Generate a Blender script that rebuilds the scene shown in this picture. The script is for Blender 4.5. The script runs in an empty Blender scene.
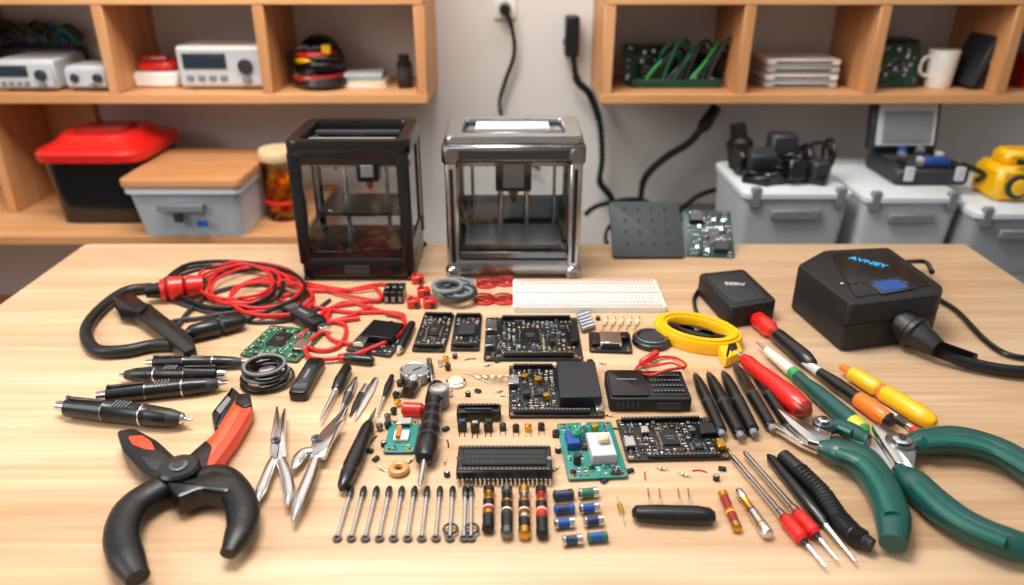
import bpy, bmesh, math, random
from math import radians, sin, cos, pi, sqrt
from mathutils import Vector, Matrix
random.seed(7)
FL=743.0; TH=radians(25.3); CZ=1.25; TZ=0.75
# ---------- photogrammetric survey helpers: photo measurement -> metric room coordinates
def ray(u,v):
    a=292.5-v
    return Vector((u-512.0, FL*cos(TH)+a*sin(TH), -FL*sin(TH)+a*cos(TH)))
def P(u,v,h=0.0):
    d=ray(u,v); t=(TZ+h-CZ)/d.z
    return Vector((d.x*t,d.y*t,TZ+h))
def Y(u,v,y):
    d=ray(u,v); t=y/d.y
    return Vector((d.x*t,y,CZ+d.z*t))
def sc(u,v):
    p=P(u,v); return FL/(p.y*cos(TH)+(CZ-TZ)*sin(TH))
# ---------- materials
def lin(h):
    h=h.lstrip('#'); r=[]
    for i in (0,2,4):
        c=int(h[i:i+2],16)/255; r.append(c/12.92 if c<=.04045 else ((c+.055)/1.055)**2.4)
    return (*r,1)
MC={}
def M(name,hx,rough=.45,metal=0.0,var=.12,bump=.0,scale=60,coat=0,emit=0):
    if name in MC: return MC[name]
    m=bpy.data.materials.new(name); m.use_nodes=True; nt=m.node_tree; N=nt.nodes; L=nt.links
    b=N['Principled BSDF']; c=lin(hx)
    tc=N.new('ShaderNodeTexCoord'); no=N.new('ShaderNodeTexNoise'); no.inputs['Scale'].default_value=scale; no.inputs['Detail'].default_value=4
    L.new(tc.outputs['Object'],no.inputs['Vector'])
    mx=N.new('ShaderNodeMix'); mx.data_type='RGBA'
    mx.inputs[6].default_value=tuple(x*(1-var) for x in c[:3])+(1,)
    mx.inputs[7].default_value=tuple(min(1,x*(1+var)) for x in c[:3])+(1,)
    L.new(no.outputs['Fac'],mx.inputs[0]); L.new(mx.outputs[2],b.inputs['Base Color'])
    mr=N.new('ShaderNodeMapRange'); mr.inputs[3].default_value=max(.02,rough-.07); mr.inputs[4].default_value=min(1,rough+.07)
    L.new(no.outputs['Fac'],mr.inputs[0]); L.new(mr.outputs[0],b.inputs['Roughness'])
    b.inputs['Metallic'].default_value=metal
    if coat: b.inputs['Coat Weight'].default_value=coat
    if bump:
        bp=N.new('ShaderNodeBump'); bp.inputs['Strength'].default_value=bump; bp.inputs['Distance'].default_value=.002
        L.new(no.outputs['Fac'],bp.inputs['Height']); L.new(bp.outputs[0],b.inputs['Normal'])
    if emit:
        b.inputs['Emission Color'].default_value=c; b.inputs['Emission Strength'].default_value=emit
    MC[name]=m; return m
def wood(name,c1,c2,c3,rough=.4,sx=.7,sy=9,vert=False,fine=.25,pos=(.3,.72)):
    m=bpy.data.materials.new(name); m.use_nodes=True; nt=m.node_tree; N=nt.nodes; L=nt.links; b=N['Principled BSDF']
    tc=N.new('ShaderNodeTexCoord')
    def noise(s,scale,det,dis):
        mp=N.new('ShaderNodeMapping'); mp.inputs['Scale'].default_value=s
        L.new(tc.outputs['Object'],mp.inputs['Vector'])
        n=N.new('ShaderNodeTexNoise'); n.inputs['Scale'].default_value=scale; n.inputs['Detail'].default_value=det; n.inputs['Distortion'].default_value=dis
        L.new(mp.outputs[0],n.inputs['Vector']); return n
    S=(sy,sy,sx) if vert else (sx,sy,sy)
    n1=noise(S,2.2,7,.8); n2=noise(tuple(x*8 if x>1 else x*3 for x in S),2,5,.2)
    r=N.new('ShaderNodeValToRGB'); r.color_ramp.elements[0].color=lin(c1); r.color_ramp.elements[0].position=pos[0]
    r.color_ramp.elements[1].color=lin(c3); r.color_ramp.elements[1].position=pos[1]
    e=r.color_ramp.elements.new(sum(pos)/2); e.color=lin(c2)
    ad=N.new('ShaderNodeMath'); ad.operation='MULTIPLY_ADD'; ad.inputs[1].default_value=fine
    L.new(n2.outputs['Fac'],ad.inputs[0])
    sb=N.new('ShaderNodeMath'); sb.operation='MULTIPLY'; sb.inputs[1].default_value=1.0-fine
    L.new(n1.outputs['Fac'],sb.inputs[0]); L.new(sb.outputs[0],ad.inputs[2])
    L.new(ad.outputs[0],r.inputs[0]); L.new(r.outputs[0],b.inputs['Base Color'])
    b.inputs['Roughness'].default_value=rough
    bp=N.new('ShaderNodeBump'); bp.inputs['Strength'].default_value=.12; bp.inputs['Distance'].default_value=.001
    L.new(n2.outputs['Fac'],bp.inputs['Height']); L.new(bp.outputs[0],b.inputs['Normal'])
    return m
def glass(name,tint='#f4f6f7',ior=1.45):
    m=bpy.data.materials.new(name); m.use_nodes=True; nt=m.node_tree; N=nt.nodes; L=nt.links
    N.remove(N['Principled BSDF']); o=N['Material Output']
    t=N.new('ShaderNodeBsdfTransparent'); t.inputs[0].default_value=lin(tint)
    g=N.new('ShaderNodeBsdfGlossy'); g.inputs['Roughness'].default_value=.05
    f=N.new('ShaderNodeFresnel'); f.inputs[0].default_value=ior
    mx=N.new('ShaderNodeMixShader'); L.new(f.outputs[0],mx.inputs[0]); L.new(t.outputs[0],mx.inputs[1]); L.new(g.outputs[0],mx.inputs[2])
    L.new(mx.outputs[0],o.inputs[0]); return m
BK=M('black_plastic','#0d0e10',.33,coat=.15); MB=M('matte_black','#141517',.55,bump=.2,scale=300)
GB=M('gloss_black','#0a0b0c',.2,coat=.3); RB=M('rubber_black','#0e0f11',.42,bump=.15,scale=200)
DG=M('dark_grey','#2c2e32',.5); MG=M('mid_grey','#7b7e82',.5); LG=M('light_grey','#c2c5c9',.5); WH=M('white_plastic','#f0efeb',.45)
ST=M('steel','#dadadb',.22,1.0,var=.08); DS=M('dark_steel','#7d7f83',.28,1.0); BR=M('brass_gold','#dba648',.3,1.0)
RD=M('red_plastic','#d81d16',.35,coat=.3); OR=M('orange_red','#e5492a',.4); DR=M('dark_red','#8c1c18',.3,coat=.4)
ORG=M('orange_plastic','#f0781e',.4,coat=.2); YE=M('yellow_plastic','#f9bb0a',.38,coat=.3); YG=M('lime_plastic','#c9c42a',.4)
GN=M('teal_green_grip','#064b45',.4,coat=.2); GL=M('leaf_green','#2f9e4f',.4)
PG=M('pcb_green','#0f5f45',.35,var=.3,scale=90); PK=M('pcb_black','#101419',.35,var=.25,scale=90); PT=M('pcb_teal','#1a8078',.4,var=.25)
BL=M('blue_plastic','#1f4f9c',.35); CY=M('cyan_label_glow','#2fb0ee',.4,emit=.2); NV=M('navy_sleeve','#1c2f56',.3,coat=.4)  # cyan lettering gets faint emission to brighten it, not a lit part
CR=M('cream','#e6d5b4',.5); BRN=M('brown_band','#6b3a1c',.4)
SCR=M('lcd_screen','#1b2b3b',.15,coat=.5); SCB=M('lcd_blue','#2b5090',.2,emit=.15); LED=M('led_amber','#f0c060',.3)
WIR=M('red_wire','#d02020',.38,coat=.2); CLR=M('clear_amber','#d8dccf',.15,coat=.5); SILK=M('silkscreen_white','#d8dadb',.5)
TW=wood('table_wood','#bb9470','#cfac88','#dfc2a1',.38,sx=.6,sy=8,fine=.36,pos=(.32,.66))
SW=wood('shelf_wood','#be8350','#cf9664','#dfab7c',.5); SWV=wood('shelf_wood_vertical','#b87e4c','#c98f5d','#d8a473',.5,vert=True)
LW=wood('lid_wood','#b5794b','#c48a5a','#d09a6b',.5)
GLS=glass('clear_glass'); GLD=glass('lightly_tinted_glass','#e6e9ec',1.3); AMB=glass('amber_glass','#ffe2a8',1.3)
# ---------- mesh builder
class B:
    def __init__(s): s.bm=bmesh.new(); s.mats=[]; s.T=Matrix()
    def mi(s,m):
        if m not in s.mats: s.mats.append(m)
        return s.mats.index(m)
    def add(s,vs,fs,m,T=None):
        T=s.T if T is None else s.T@T
        V=[s.bm.verts.new(T@Vector(v)) for v in vs]
        ml=m if isinstance(m,list) else None
        k=None if ml else s.mi(m)
        for i,f in enumerate(fs):
            try:
                fc=s.bm.faces.new([V[j] for j in f]); fc.smooth=True
                fc.material_index=s.mi(ml[i]) if ml else k
            except ValueError: pass
    def box(s,x,y,z,sx,sy,sz,m,rz=0,ch=None,R=None):
        h=(sx/2,sy/2,sz/2); b=min(h)*.18 if ch is None else min(ch,min(h)*.9)
        vs=[]
        for i in (0,1):
            for j in (0,1):
                for k in (0,1):
                    c=(i,j,k)
                    for a in range(3):
                        vs.append(tuple((1 if c[q] else -1)*(h[q]-(0 if q==a else b)) for q in range(3)))
        idx=lambda c,a:3*(4*c[0]+2*c[1]+c[2])+a
        fs=[]
        for a in range(3):
            o=[q for q in range(3) if q!=a]
            for sd in (0,1):
                f=[]
                for p,q in ((0,0),(1,0),(1,1),(0,1)):
                    c=[0,0,0]; c[a]=sd; c[o[0]]=p; c[o[1]]=q; f.append(idx(c,a))
                fs.append(f)
            for p in (0,1):
                for q in (0,1):
                    c0=[0,0,0]; c0[o[0]]=p; c0[o[1]]=q; c1=list(c0); c1[a]=1
                    fs.append([idx(c0,o[0]),idx(c1,o[0]),idx(c1,o[1]),idx(c0,o[1])])
        for i in (0,1):
            for j in (0,1):
                for k in (0,1): fs.append([idx((i,j,k),a) for a in range(3)])
        T=Matrix.Translation((x,y,z+sz/2))@(R if R is not None else Matrix.Rotation(rz,4,'Z'))
        s.add(vs,fs,m,T)
    def bx(s,x0,x1,y0,y1,z0,z1,m,ch=None):
        s.box((x0+x1)/2,(y0+y1)/2,min(z0,z1),abs(x1-x0),abs(y1-y0),abs(z1-z0),m,ch=ch)
    def lathe(s,A,Bp,prof,m=None,n=20,sq=1.0,absol=False):
        A=Vector(A);Bp=Vector(Bp);d=Bp-A;L=d.length;d.normalize()
        up=Vector((0,0,1)) if abs(d.z)<.95 else Vector((0,1,0))
        x=d.cross(up).normalized(); y=x.cross(d).normalized()
        vs=[];fs=[];ms=[]
        for q in prof:
            t=q[0] if absol else q[0]*L
            for i in range(n):
                a=2*pi*i/n+pi/n
                vs.append(A+d*t+x*cos(a)*q[1]+y*sin(a)*q[1]*sq)
        for k in range(len(prof)-1):
            mm=prof[k][2] if len(prof[k])>2 else m
            for i in range(n):
                j=(i+1)%n; fs.append([k*n+i,k*n+j,(k+1)*n+j,(k+1)*n+i]); ms.append(mm)
        fs.append(list(range(n))); ms.append(prof[0][2] if len(prof[0])>2 else m)
        e=(len(prof)-1)*n; fs.append(list(range(e,e+n))); ms.append(prof[-2][2] if len(prof[-2])>2 else m)
        s.add(vs,fs,ms)
    def cyl(s,A,Bp,r,m,n=16,r2=None):
        r2=r if r2 is None else r2
        c=min(r,r2)*.12; L=(Vector(Bp)-Vector(A)).length
        c2=min(c/L,.2)
        s.lathe(A,Bp,[(0,r-c),(c2,r),(1-c2,r2),(1,r2-c)],m,n)
    def tube(s,pts,r,m,n=8,sub=6,sq=1.0,closed=False):
        pts=[Vector(p) for p in pts]; K=len(pts); out=[];rr=[]
        R=r if isinstance(r,(list,tuple)) else [r]*K
        segs=K if closed else K-1
        for i in range(segs):
            if closed: p0,p1,p2,p3=pts[i-1],pts[i],pts[(i+1)%K],pts[(i+2)%K]; ra,rb=R[i],R[(i+1)%K]
            else: p0,p1,p2,p3=pts[max(i-1,0)],pts[i],pts[i+1],pts[min(i+2,K-1)]; ra,rb=R[i],R[i+1]
            for k in range(sub):
                t=k/sub
                out.append(.5*((2*p1)+(p2-p0)*t+(2*p0-5*p1+4*p2-p3)*t*t+(3*p1-p0-3*p2+p3)*t**3)); w=t*t*(3-2*t); rr.append(ra+(rb-ra)*w)
        if not closed: out.append(pts[-1]); rr.append(R[-1])
        C=len(out); vs=[];fs=[]
        nrm=None
        for i in range(C):
            d=(out[(i+1)%C]-out[i-1]) if closed else (out[min(i+1,C-1)]-out[max(i-1,0)])
            if d.length<1e-9: d=Vector((1,0,0))
            d.normalize(); up=Vector((0,0,1))
            if abs(d.z)>.97: up=nrm if nrm is not None else Vector((0,1,0))
            x=d.cross(up)
            if nrm is not None and x.dot(nrm)<0 and abs(d.z)>.8: x=-x
            x.normalize(); nrm=x; y=x.cross(d)
            for k in range(n):
                a=2*pi*k/n; vs.append(out[i]+x*cos(a)*rr[i]+y*sin(a)*rr[i]*sq)
        for i in range(C if closed else C-1):
            i2=(i+1)%C
            for k in range(n):
                j=(k+1)%n; fs.append([i*n+k,i*n+j,i2*n+j,i2*n+k])
        if not closed: fs.append(list(range(n))); fs.append(list(range((C-1)*n,C*n)))
        s.add(vs,fs,m)
    def torus(s,c,R,r,m,axis='Z',n=28,k=8,sy=1.0):
        c=Vector(c); pts=[]
        for i in range(n):
            a=2*pi*i/n; q=(cos(a)*R,sin(a)*R*sy)
            pts.append(c+(Vector((q[0],q[1],0)) if axis=='Z' else Vector((q[0],0,q[1])) if axis=='Y' else Vector((0,q[0],q[1]))))
        s.tube(pts,r,m,n=k,sub=1,closed=True)
    def sph(s,c,r,m,sz=1.0,n=16):
        c=Vector(c); pr=[]
        K=9
        for i in range(K+1):
            a=pi*i/K; pr.append((r*sz*(1-cos(a)),max(r*sin(a),1e-5)))
        s.lathe(c-Vector((0,0,r*sz)),c+Vector((0,0,r*sz)),pr,m,n,absol=True)
    def prism(s,poly,z0,z1,m,ch=0,T=None):
        n=len(poly); poly=[Vector((p[0],p[1])) for p in poly]
        ar=sum(poly[i].x*poly[(i+1)%n].y-poly[(i+1)%n].x*poly[i].y for i in range(n))
        if ar<0: poly.reverse()
        def off(d):
            o=[]
            for i in range(n):
                a=(poly[i]-poly[i-1]); b=(poly[(i+1)%n]-poly[i])
                if a.length<1e-9:a=b
                if b.length<1e-9:b=a
                a=a.normalized(); b=b.normalized()
                na=Vector((-a.y,a.x)); nb=Vector((-b.y,b.x)); q=na+nb
                if q.length<1e-6: q=na
                q.normalize(); o.append(poly[i]+q*d/max(.5,q.dot(na)))
            return o
        rings=[]
        if ch>0:
            o=off(ch); rings=[(o,z0),(poly,z0+ch*.7),(poly,z1-ch),(off(ch*.3),z1-ch*.3),(o,z1)]
        else: rings=[(poly,z0),(poly,z1)]
        vs=[];fs=[]
        for pl,z in rings: vs+= [(p.x,p.y,z) for p in pl]
        for k in range(len(rings)-1):
            for i in range(n):
                j=(i+1)%n; fs.append([k*n+i,k*n+j,(k+1)*n+j,(k+1)*n+i])
        fs.append(list(range(n-1,-1,-1))); e=(len(rings)-1)*n; fs.append(list(range(e,e+n)))
        s.add(vs,fs,m,T)
    def annulus(s,po,pi_,z0,z1,m,ch=.002):
        n=len(po)
        def mixp(t): return [(a[0]*(1-t)+b_[0]*t,a[1]*(1-t)+b_[1]*t) for a,b_ in zip(po,pi_)]
        R=[(mixp(0.08),z0),(po,z0+ch),(po,z1-ch),(mixp(.1),z1),(mixp(.9),z1),(pi_,z1-ch),(pi_,z0+ch),(mixp(.92),z0)]
        vs=[];fs=[]
        for pl,z in R: vs+=[(p[0],p[1],z) for p in pl]
        for k in range(len(R)):
            k2=(k+1)%len(R)
            for i in range(n):
                j=(i+1)%n; fs.append([k*n+i,k*n+j,k2*n+j,k2*n+i])
        s.add(vs,fs,m)
    def ppx(s,poly,z0,z1,m,ch=0,rnd=0,at=None):
        at=z1 if at is None else at
        w=[P(u,v,at) for u,v in poly]; w=[(p.x,p.y) for p in w]
        if rnd: w=rpoly(w,rnd)
        s.prism(w,TZ+z0,TZ+z1,m,ch)
    def text(s,t,size,m,T):
        cu=bpy.data.curves.new('t','FONT'); cu.body=t; cu.size=size; cu.extrude=.0003; cu.offset=.0003; cu.align_x='CENTER'; cu.align_y='CENTER'
        ob=bpy.data.objects.new('t',cu); bpy.context.scene.collection.objects.link(ob)
        dg=bpy.context.evaluated_depsgraph_get(); me=ob.evaluated_get(dg).to_mesh()
        s.add([v.co.copy() for v in me.vertices],[list(p.vertices) for p in me.polygons],m,T)
        ob.evaluated_get(dg).to_mesh_clear(); bpy.data.objects.remove(ob); bpy.data.curves.remove(cu)
    def done(s,name,sharp=38):
        bm=s.bm; bmesh.ops.recalc_face_normals(bm,faces=bm.faces)
        xs=[v.co for v in bm.verts]
        c=Vector(((min(v.x for v in xs)+max(v.x for v in xs))/2,(min(v.y for v in xs)+max(v.y for v in xs))/2,min(v.z for v in xs)))
        bmesh.ops.translate(bm,verts=bm.verts,vec=-c)
        me=bpy.data.meshes.new(name); bm.to_mesh(me); bm.free()
        for m in s.mats: me.materials.append(m)
        me.set_sharp_from_angle(angle=radians(sharp))
        ob=bpy.data.objects.new(name,me); ob.location=c; bpy.context.scene.collection.objects.link(ob); return ob
def rpoly(p,r,n=4):
    p=[Vector(q) for q in p]; o=[]; K=len(p)
    for i in range(K):
        a=p[i-1]-p[i]; b=p[(i+1)%K]-p[i]; d=min(r,a.length*.45,b.length*.45)
        A=p[i]+a.normalized()*d; C=p[i]+b.normalized()*d
        for k in range(n+1):
            t=k/n; o.append(A*(1-t)**2+p[i]*2*t*(1-t)+C*t*t)
    return o
def rr(w,d,r,x=0,y=0): return rpoly([(x-w/2,y-d/2),(x+w/2,y-d/2),(x+w/2,y+d/2),(x-w/2,y+d/2)],r)
def foot(u0,v0,u1,v1,h=0):
    yf=P(512,v1).y; yb=P(512,v0,h).y; um=(v0+v1)/2
    x0=P(u0,um,h/2).x; x1=P(u1,um,h/2).x
    return (x0+x1)/2,(yf+yb)/2,x1-x0,yb-yf
def lay(b,u0,v0,u1,v1,prof,n=20,sq=1.0,lift=0):
    k=sc((u0+u1)/2,(v0+v1)/2); rm=max(q[1] for q in prof)/k
    h=rm*sq+lift
    A=P(u0,v0,h);C=P(u1,v1,h)
    b.lathe(A,C,[(q[0],max(q[1]/k,.0003),q[2]) for q in prof],None,n,sq); return A,C,k,rm
# ================= ROOM =================
b=B(); b.bx(-3,3,1.95,2.05,0,2.8,M('wall_paint','#dcd8d4',.8,var=.03,scale=4)); b.done('wall_back')
b=B(); b.bx(-3,3,-1.5,2.05,-.1,0,M('floor_concrete','#55524f',.6,var=.15,scale=6)); b.done('floor')
b=B(); b.bx(-3,3,1.935,1.95,0,.09,WH); b.done('baseboard_back')
# table
TXL=P(83,245).x; TXR=P(964,243).x; TYB=P(512,243.5).y
b=B()
b.prism(rr(TXR-TXL,TYB-.12,.012,(TXL+TXR)/2,(TYB+.12)/2),TZ-.038,TZ,TW,ch=.003)
for x in (TXL+.07,TXR-.07):
    for y in (.2,TYB-.08): b.bx(x-.03,x+.03,y-.03,y+.03,0,TZ-.038,SWV)
b.bx(TXL+.1,TXR-.1,TYB-.1,TYB-.075,TZ-.12,TZ-.038,SW); b.bx(TXL+.1,TXR-.1,.19,.21,TZ-.12,TZ-.038,SW)
b.done('workbench_table')
# shelves
ZT=Y(512,94,1.70).z; ZB=Y(512,104,1.70).z; ZU=Y(512,5,1.70).z
def shelf(us,name):
    b=B(); xs=[Y(u,60,1.70).x for u in us]
    b.bx(xs[0]-.011,xs[-1]+.011,1.70,1.95,ZB,ZT,SW,.002)
    b.bx(xs[0]-.011,xs[-1]+.011,1.70,1.95,ZU,ZU+.022,SW,.002)
    b.bx(xs[0]-.011,xs[-1]+.011,1.70,1.95,ZU+.26,ZU+.282,SW,.002)
    for x in xs:
        b.bx(x-.012,x+.012,1.701,1.949,ZT,ZU,SWV,.002); b.bx(x-.012,x+.012,1.701,1.949,ZU+.022,ZU+.26,SWV,.002)
    b.bx(xs[0]+.012,xs[-1]-.012,1.935,1.948,ZT,ZU,M('shelf_back_panel','#d3d0cc',.7,var=.04))
    b.done(name)
shelf([-60,107,264,421],'wall_shelf')
shelf([608,745,877,1010,1130],'wall_shelf')
# lower left shelving
ZL=Y(512,236,1.56).z
b=B()
xr=Y(305,236,1.6).x; xl=-1.75
b.bx(xl,xr,1.56,1.95,ZL-.022,ZL,SW,.002); b.bx(xl,xr,1.56,1.95,.3,.322,SW,.002)
for x in (xl+.012,xr-.012): b.bx(x-.012,x+.012,1.561,1.949,0,ZL-.022,SWV,.002)
xm=Y(20,180,1.75).x
b.bx(xm-.03,xm-.006,1.72,1.949,ZL,ZB,SWV,.002); b.bx(xl,xm+.12,1.93,1.948,ZL,ZB,SWV,.002)
b.done('storage_shelf_unit')
ZR=.60
b=B(); b.bx(.42,1.9,1.40,1.95,ZR-.03,ZR,M('counter_grey','#6e6f72',.6),.003)
for x in (.45,1.87): b.bx(x-.02,x+.02,1.42,1.93,0,ZR-.03,DG)
b.done('side_counter')
# ---- left lower contents
def bxpx(u0,v0,u1,v1,y):
    a=Y(u0,(v0+v1)/2,y); c=Y(u1,(v0+v1)/2,y); return a.x,c.x,Y(512,v0,y).z,Y(512,v1,y).z
x0,x1,zt,_=bxpx(44,160,142,235,1.62)
def fr(b,cx,cy,z0,z1,w0,d0,w1,d1,r,m,ch=.004,K=6):
    pl0=rr(w0,d0,r,cx,cy); pl1=rr(w1,d1,r,cx,cy); n=len(pl0); vs=[(p.x,p.y,z0) for p in pl0]+[(p.x,p.y,z1-ch) for p in pl1]+[(cx+(p.x-cx)*(1-ch/w1*2),cy+(p.y-cy)*(1-ch/d1*2),z1) for p in pl1]
    fs=[[k*n+i,k*n+(i+1)%n,(k+1)*n+(i+1)%n,(k+1)*n+i] for k in (0,1) for i in range(n)]+[list(range(n)),list(range(2*n,3*n))]
    b.add(vs,fs,m)
b=B(); cx=(x0+x1)/2; w=x1-x0
fr(b,cx,1.75,ZL+.001,zt-.0,w*.94,.22,w,.24,.04,GB)
fr(b,cx,1.75,zt-.008,zt+.018,w*1.1,.26,w*1.12,.265,.05,RD,.008)
fr(b,cx,1.75,zt+.015,zt+.042,w*1.08,.25,w*.86,.19,.06,RD,.012)
fr(b,cx,1.75,zt+.04,zt+.05,w*.6,.12,w*.5,.09,.03,DR,.004)
b.done('red_lidded_bin')
x0,x1,zt,_=bxpx(122,192,236,240,1.50); cx=(x0+x1)/2; w=x1-x0
b=B(); zb=ZL+.001
fr(b,cx,1.66,zb,zt+.002,w*.94,.2,w,.25,.02,M('bin_grey','#c3cad2',.5))
fr(b,cx,1.66,zt-.014,zt,w*1.04,.262,w*1.04,.262,.02,M('bin_rim','#d6dade',.5))
b.prism(rr(w*1.07,.27,.02,cx,1.66),zt,zt+.018,LW,.003)
b.box(cx-.01,1.535,zt-.055,.1,.014,.016,MG); b.box(cx-.02,1.537,zb+.04,.018,.006,.018,DG); b.box(cx+.03,1.537,zb+.03,.022,.006,.014,BL)
b.done('storage_box')
p=Y(281,240,1.62); b=B(); r=.043; zt=Y(277,168,1.60).z; x=p.x;y=1.69
b.lathe((x,y,ZL+.001),(x,y,zt),[(0,r*.9),(.05,r),(.9,r),(1,r*.85)],AMB,28)
b.lathe((x,y,zt-.004),(x,y,zt+.022),[(0,r*1.02),(.1,r*1.06),(.85,r*1.06),(1,r)],M('jar_lid_wood','#e0c79c',.4),28)
for k in range(90):
    a=random.random()*6.28; q=random.random()**.5*r*.74
    b.sph((x+cos(a)*q,y+sin(a)*q,ZL+.014+random.random()*(zt-ZL)*.62),.010,random.choice([YE,YE,YE,ORG,YE,RD]),n=8)
b.torus((x,y,ZL+.045),r*1.005,.005,RD); b.done('parts_jar')
# ---- upper left shelf contents
def instr(name,u0,u1,vt,y,d,body,scr,dial=True):
    x0,x1,zt,_=bxpx(u0,vt,u1,90,y); b=B(); cx=(x0+x1)/2; w=x1-x0; h=zt-ZT
    for fx in (-.38,.38):
        for fy in (-.35,.35): b.cyl((cx+w*fx,y+d/2+d*fy,ZT),(cx+w*fx,y+d/2+d*fy,ZT+.006),.007,BK)
    b.box(cx,y+d/2,ZT+.005,w,d,h-.005,body,ch=.005); b.box(cx,y-.002,ZT+.012,w*.94,.008,h-.02,LG)
    if scr:
        b.box(cx-w*.17,y-.006,ZT+h*.5,w*.5,.006,h*.34,DG)
        b.box(cx-w*.17,y-.0075,ZT+h*.54,w*.44,.006,h*.24,SCR)
        for i in range(4): b.box(cx-w*.36+i*w*.13,y-.006,ZT+h*.22,w*.08,.006,h*.12,MG)
    if dial:
        b.cyl((cx+w*.3,y,ZT+h*.55),(cx+w*.3,y-.016,ZT+h*.55),h*.17,DG,20); b.cyl((cx+w*.14 if not scr else cx+w*.3,y,ZT+h*.25),(cx+w*.14 if not scr else cx+w*.3,y-.014,ZT+h*.25),h*.1,MG,16)
        if not scr: b.cyl((cx-w*.25,y,ZT+h*.55),(cx-w*.25,y-.012,ZT+h*.55),h*.17,DG,20)
    b.done(name)
instr('bench_power_supply',178,264,46,1.755,.14,WH,True)
instr('signal_generator',-5,55,60,1.73,.14,LG,True)
instr('audio_amplifier',66,108,66,1.735,.09,LG,False)
x0,x1,zt,_=bxpx(132,72,176,90,1.77); b=B(); cx=(x0+x1)/2; w=x1-x0
b.box(cx,1.82,ZT,w,.09,.035,WH,ch=.006); b.box(cx,1.82,ZT+.035,w*.8,.07,.024,RD,ch=.008); b.cyl((cx-.03,1.80,ZT+.062),(cx+.03,1.80,ZT+.062),.012,DR); b.done('label_maker')
b=B(); c=Y(20,55,1.86); random.seed(21)
b.box(c.x,1.90,ZT,.26,.05,.078,DG,ch=.004)
for i in range(22):
    xx=c.x-.12+.011*i; zz=ZT+.084+random.uniform(0,.012)
    b.tube([(xx-.03,1.905,zz),(xx,1.89+random.uniform(-.005,.01),zz+.015+random.random()*.03),(xx+.03,1.90,zz)],.0075,[BK,DG,BK,BL,BK,DG,PG][i%7])
b.done('cable_storage_tray')
b=B(); c=Y(318,80,1.80); random.seed(22)
for i in range(12):
    q=Vector((c.x+random.uniform(-.016,.016),1.80+random.uniform(-.02,.03),ZT+.012+.0068*i))
    b.torus(q,.056-.002*i+random.uniform(-.004,.004),.0075,[BK,BK,DR,BK,BK,DG,BK,YE,BK,RD,BK,BK][i])
b.torus((c.x,1.85,ZT+.056),.048,.008,BK,axis='Y'); b.torus((c.x+.02,1.84,ZT+.042),.034,.007,DG,axis='Y'); b.torus((c.x-.02,1.78,ZT+.056),.034,.007,BK,axis='Y'); b.box(c.x+.03,1.79,ZT+.075,.02,.02,.02,YE); b.box(c.x-.035,1.79,ZT+.07,.02,.02,.022,RD)
b.done('cable_coil_pile')
b=B(); c=Y(364,85,1.78)
for i,m in enumerate([WH,CR,M('book_blue_grey','#8fa2b5',.6),LG]): b.box(c.x+random.uniform(-.003,.003),1.82,ZT+.008*i,.105-.006*i,.085,.0078,m,rz=random.uniform(-.06,.06),ch=.001)
b.done('booklet_stack')
b=B(); c=Y(404,80,1.76); b.lathe((c.x,1.78,ZT),(c.x,1.78,ZT+.075),[(0,.016),(.05,.018),(.75,.018),(.8,.013),(1,.013)],BK); b.cyl((c.x,1.78,ZT+.02),(c.x,1.78,ZT+.05),.0186,DG); b.done('spray_bottle')
# ---- pcb generator
def comp(b,x,y,z,kind,k=1.0):
    if kind==0: b.box(x,y,z,.0045*k,.0022*k,.0012,CR if random.random()<.5 else MB); b.box(x-.0022*k,y,z,.0008,.0023*k,.0013,ST); b.box(x+.0022*k,y,z,.0008,.0023*k,.0013,ST)
    elif kind==1: b.cyl((x,y,z),(x,y,z+.006*k),.0028*k,ST,12); b.cyl((x,y,z+.006*k),(x,y,z+.0064*k),.0024*k,DG,12)
    elif kind==2:
        b.box(x,y,z,.008*k,.006*k,.0018,BK)
        for i in range(4):
            for sy in (-1,1): b.box(x-.003*k+.002*k*i,y+sy*.0037*k,z,.0008,.0016,.0008,ST)
    elif kind==3: b.box(x,y,z,.003*k,.003*k,.0018,random.choice([LED,BR,WH,RD]))
    elif kind==4: b.cyl((x,y,z),(x,y,z+.0012),.0016*k,BR,10)
    elif kind==5: b.box(x,y,z,.005*k,.005*k,.003,ST); b.cyl((x,y,z+.003),(x,y,z+.004),.0013,BK,8)
    elif kind==6:
        for j in (-1,0,1): b.box(x+j*.002*k,y,z,.0011*k,.0036*k,.0012,random.choice([ST,CR,MB]),ch=.0001)
    elif kind==7:
        b.box(x,y,z,.0055*k,.0016*k,.0008,SILK,ch=.0001)
def header(b,x,y,z,L,rows=1,h=.007,alongx=True,pins=False,m=None):
    n=max(2,int(L/.0042)); p=L/n
    sx,sy=(L,.0042*rows) if alongx else (.0042*rows,L)
    b.box(x,y,z,sx,sy,h if not pins else .002,m or BK,ch=.0004)
    for i in range(n):
        for r in range(rows):
            o=-L/2+p*(i+.5); q=(r-(rows-1)/2)*.0042
            px,py=(x+o,y+q) if alongx else (x+q,y+o)
            if pins: b.box(px,py,z+.002,.0012,.0012,h,BR,ch=.0001)
            else: b.box(px,py,z+h-.0002,.002,.002,.0005,MG,ch=.0001)
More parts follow.
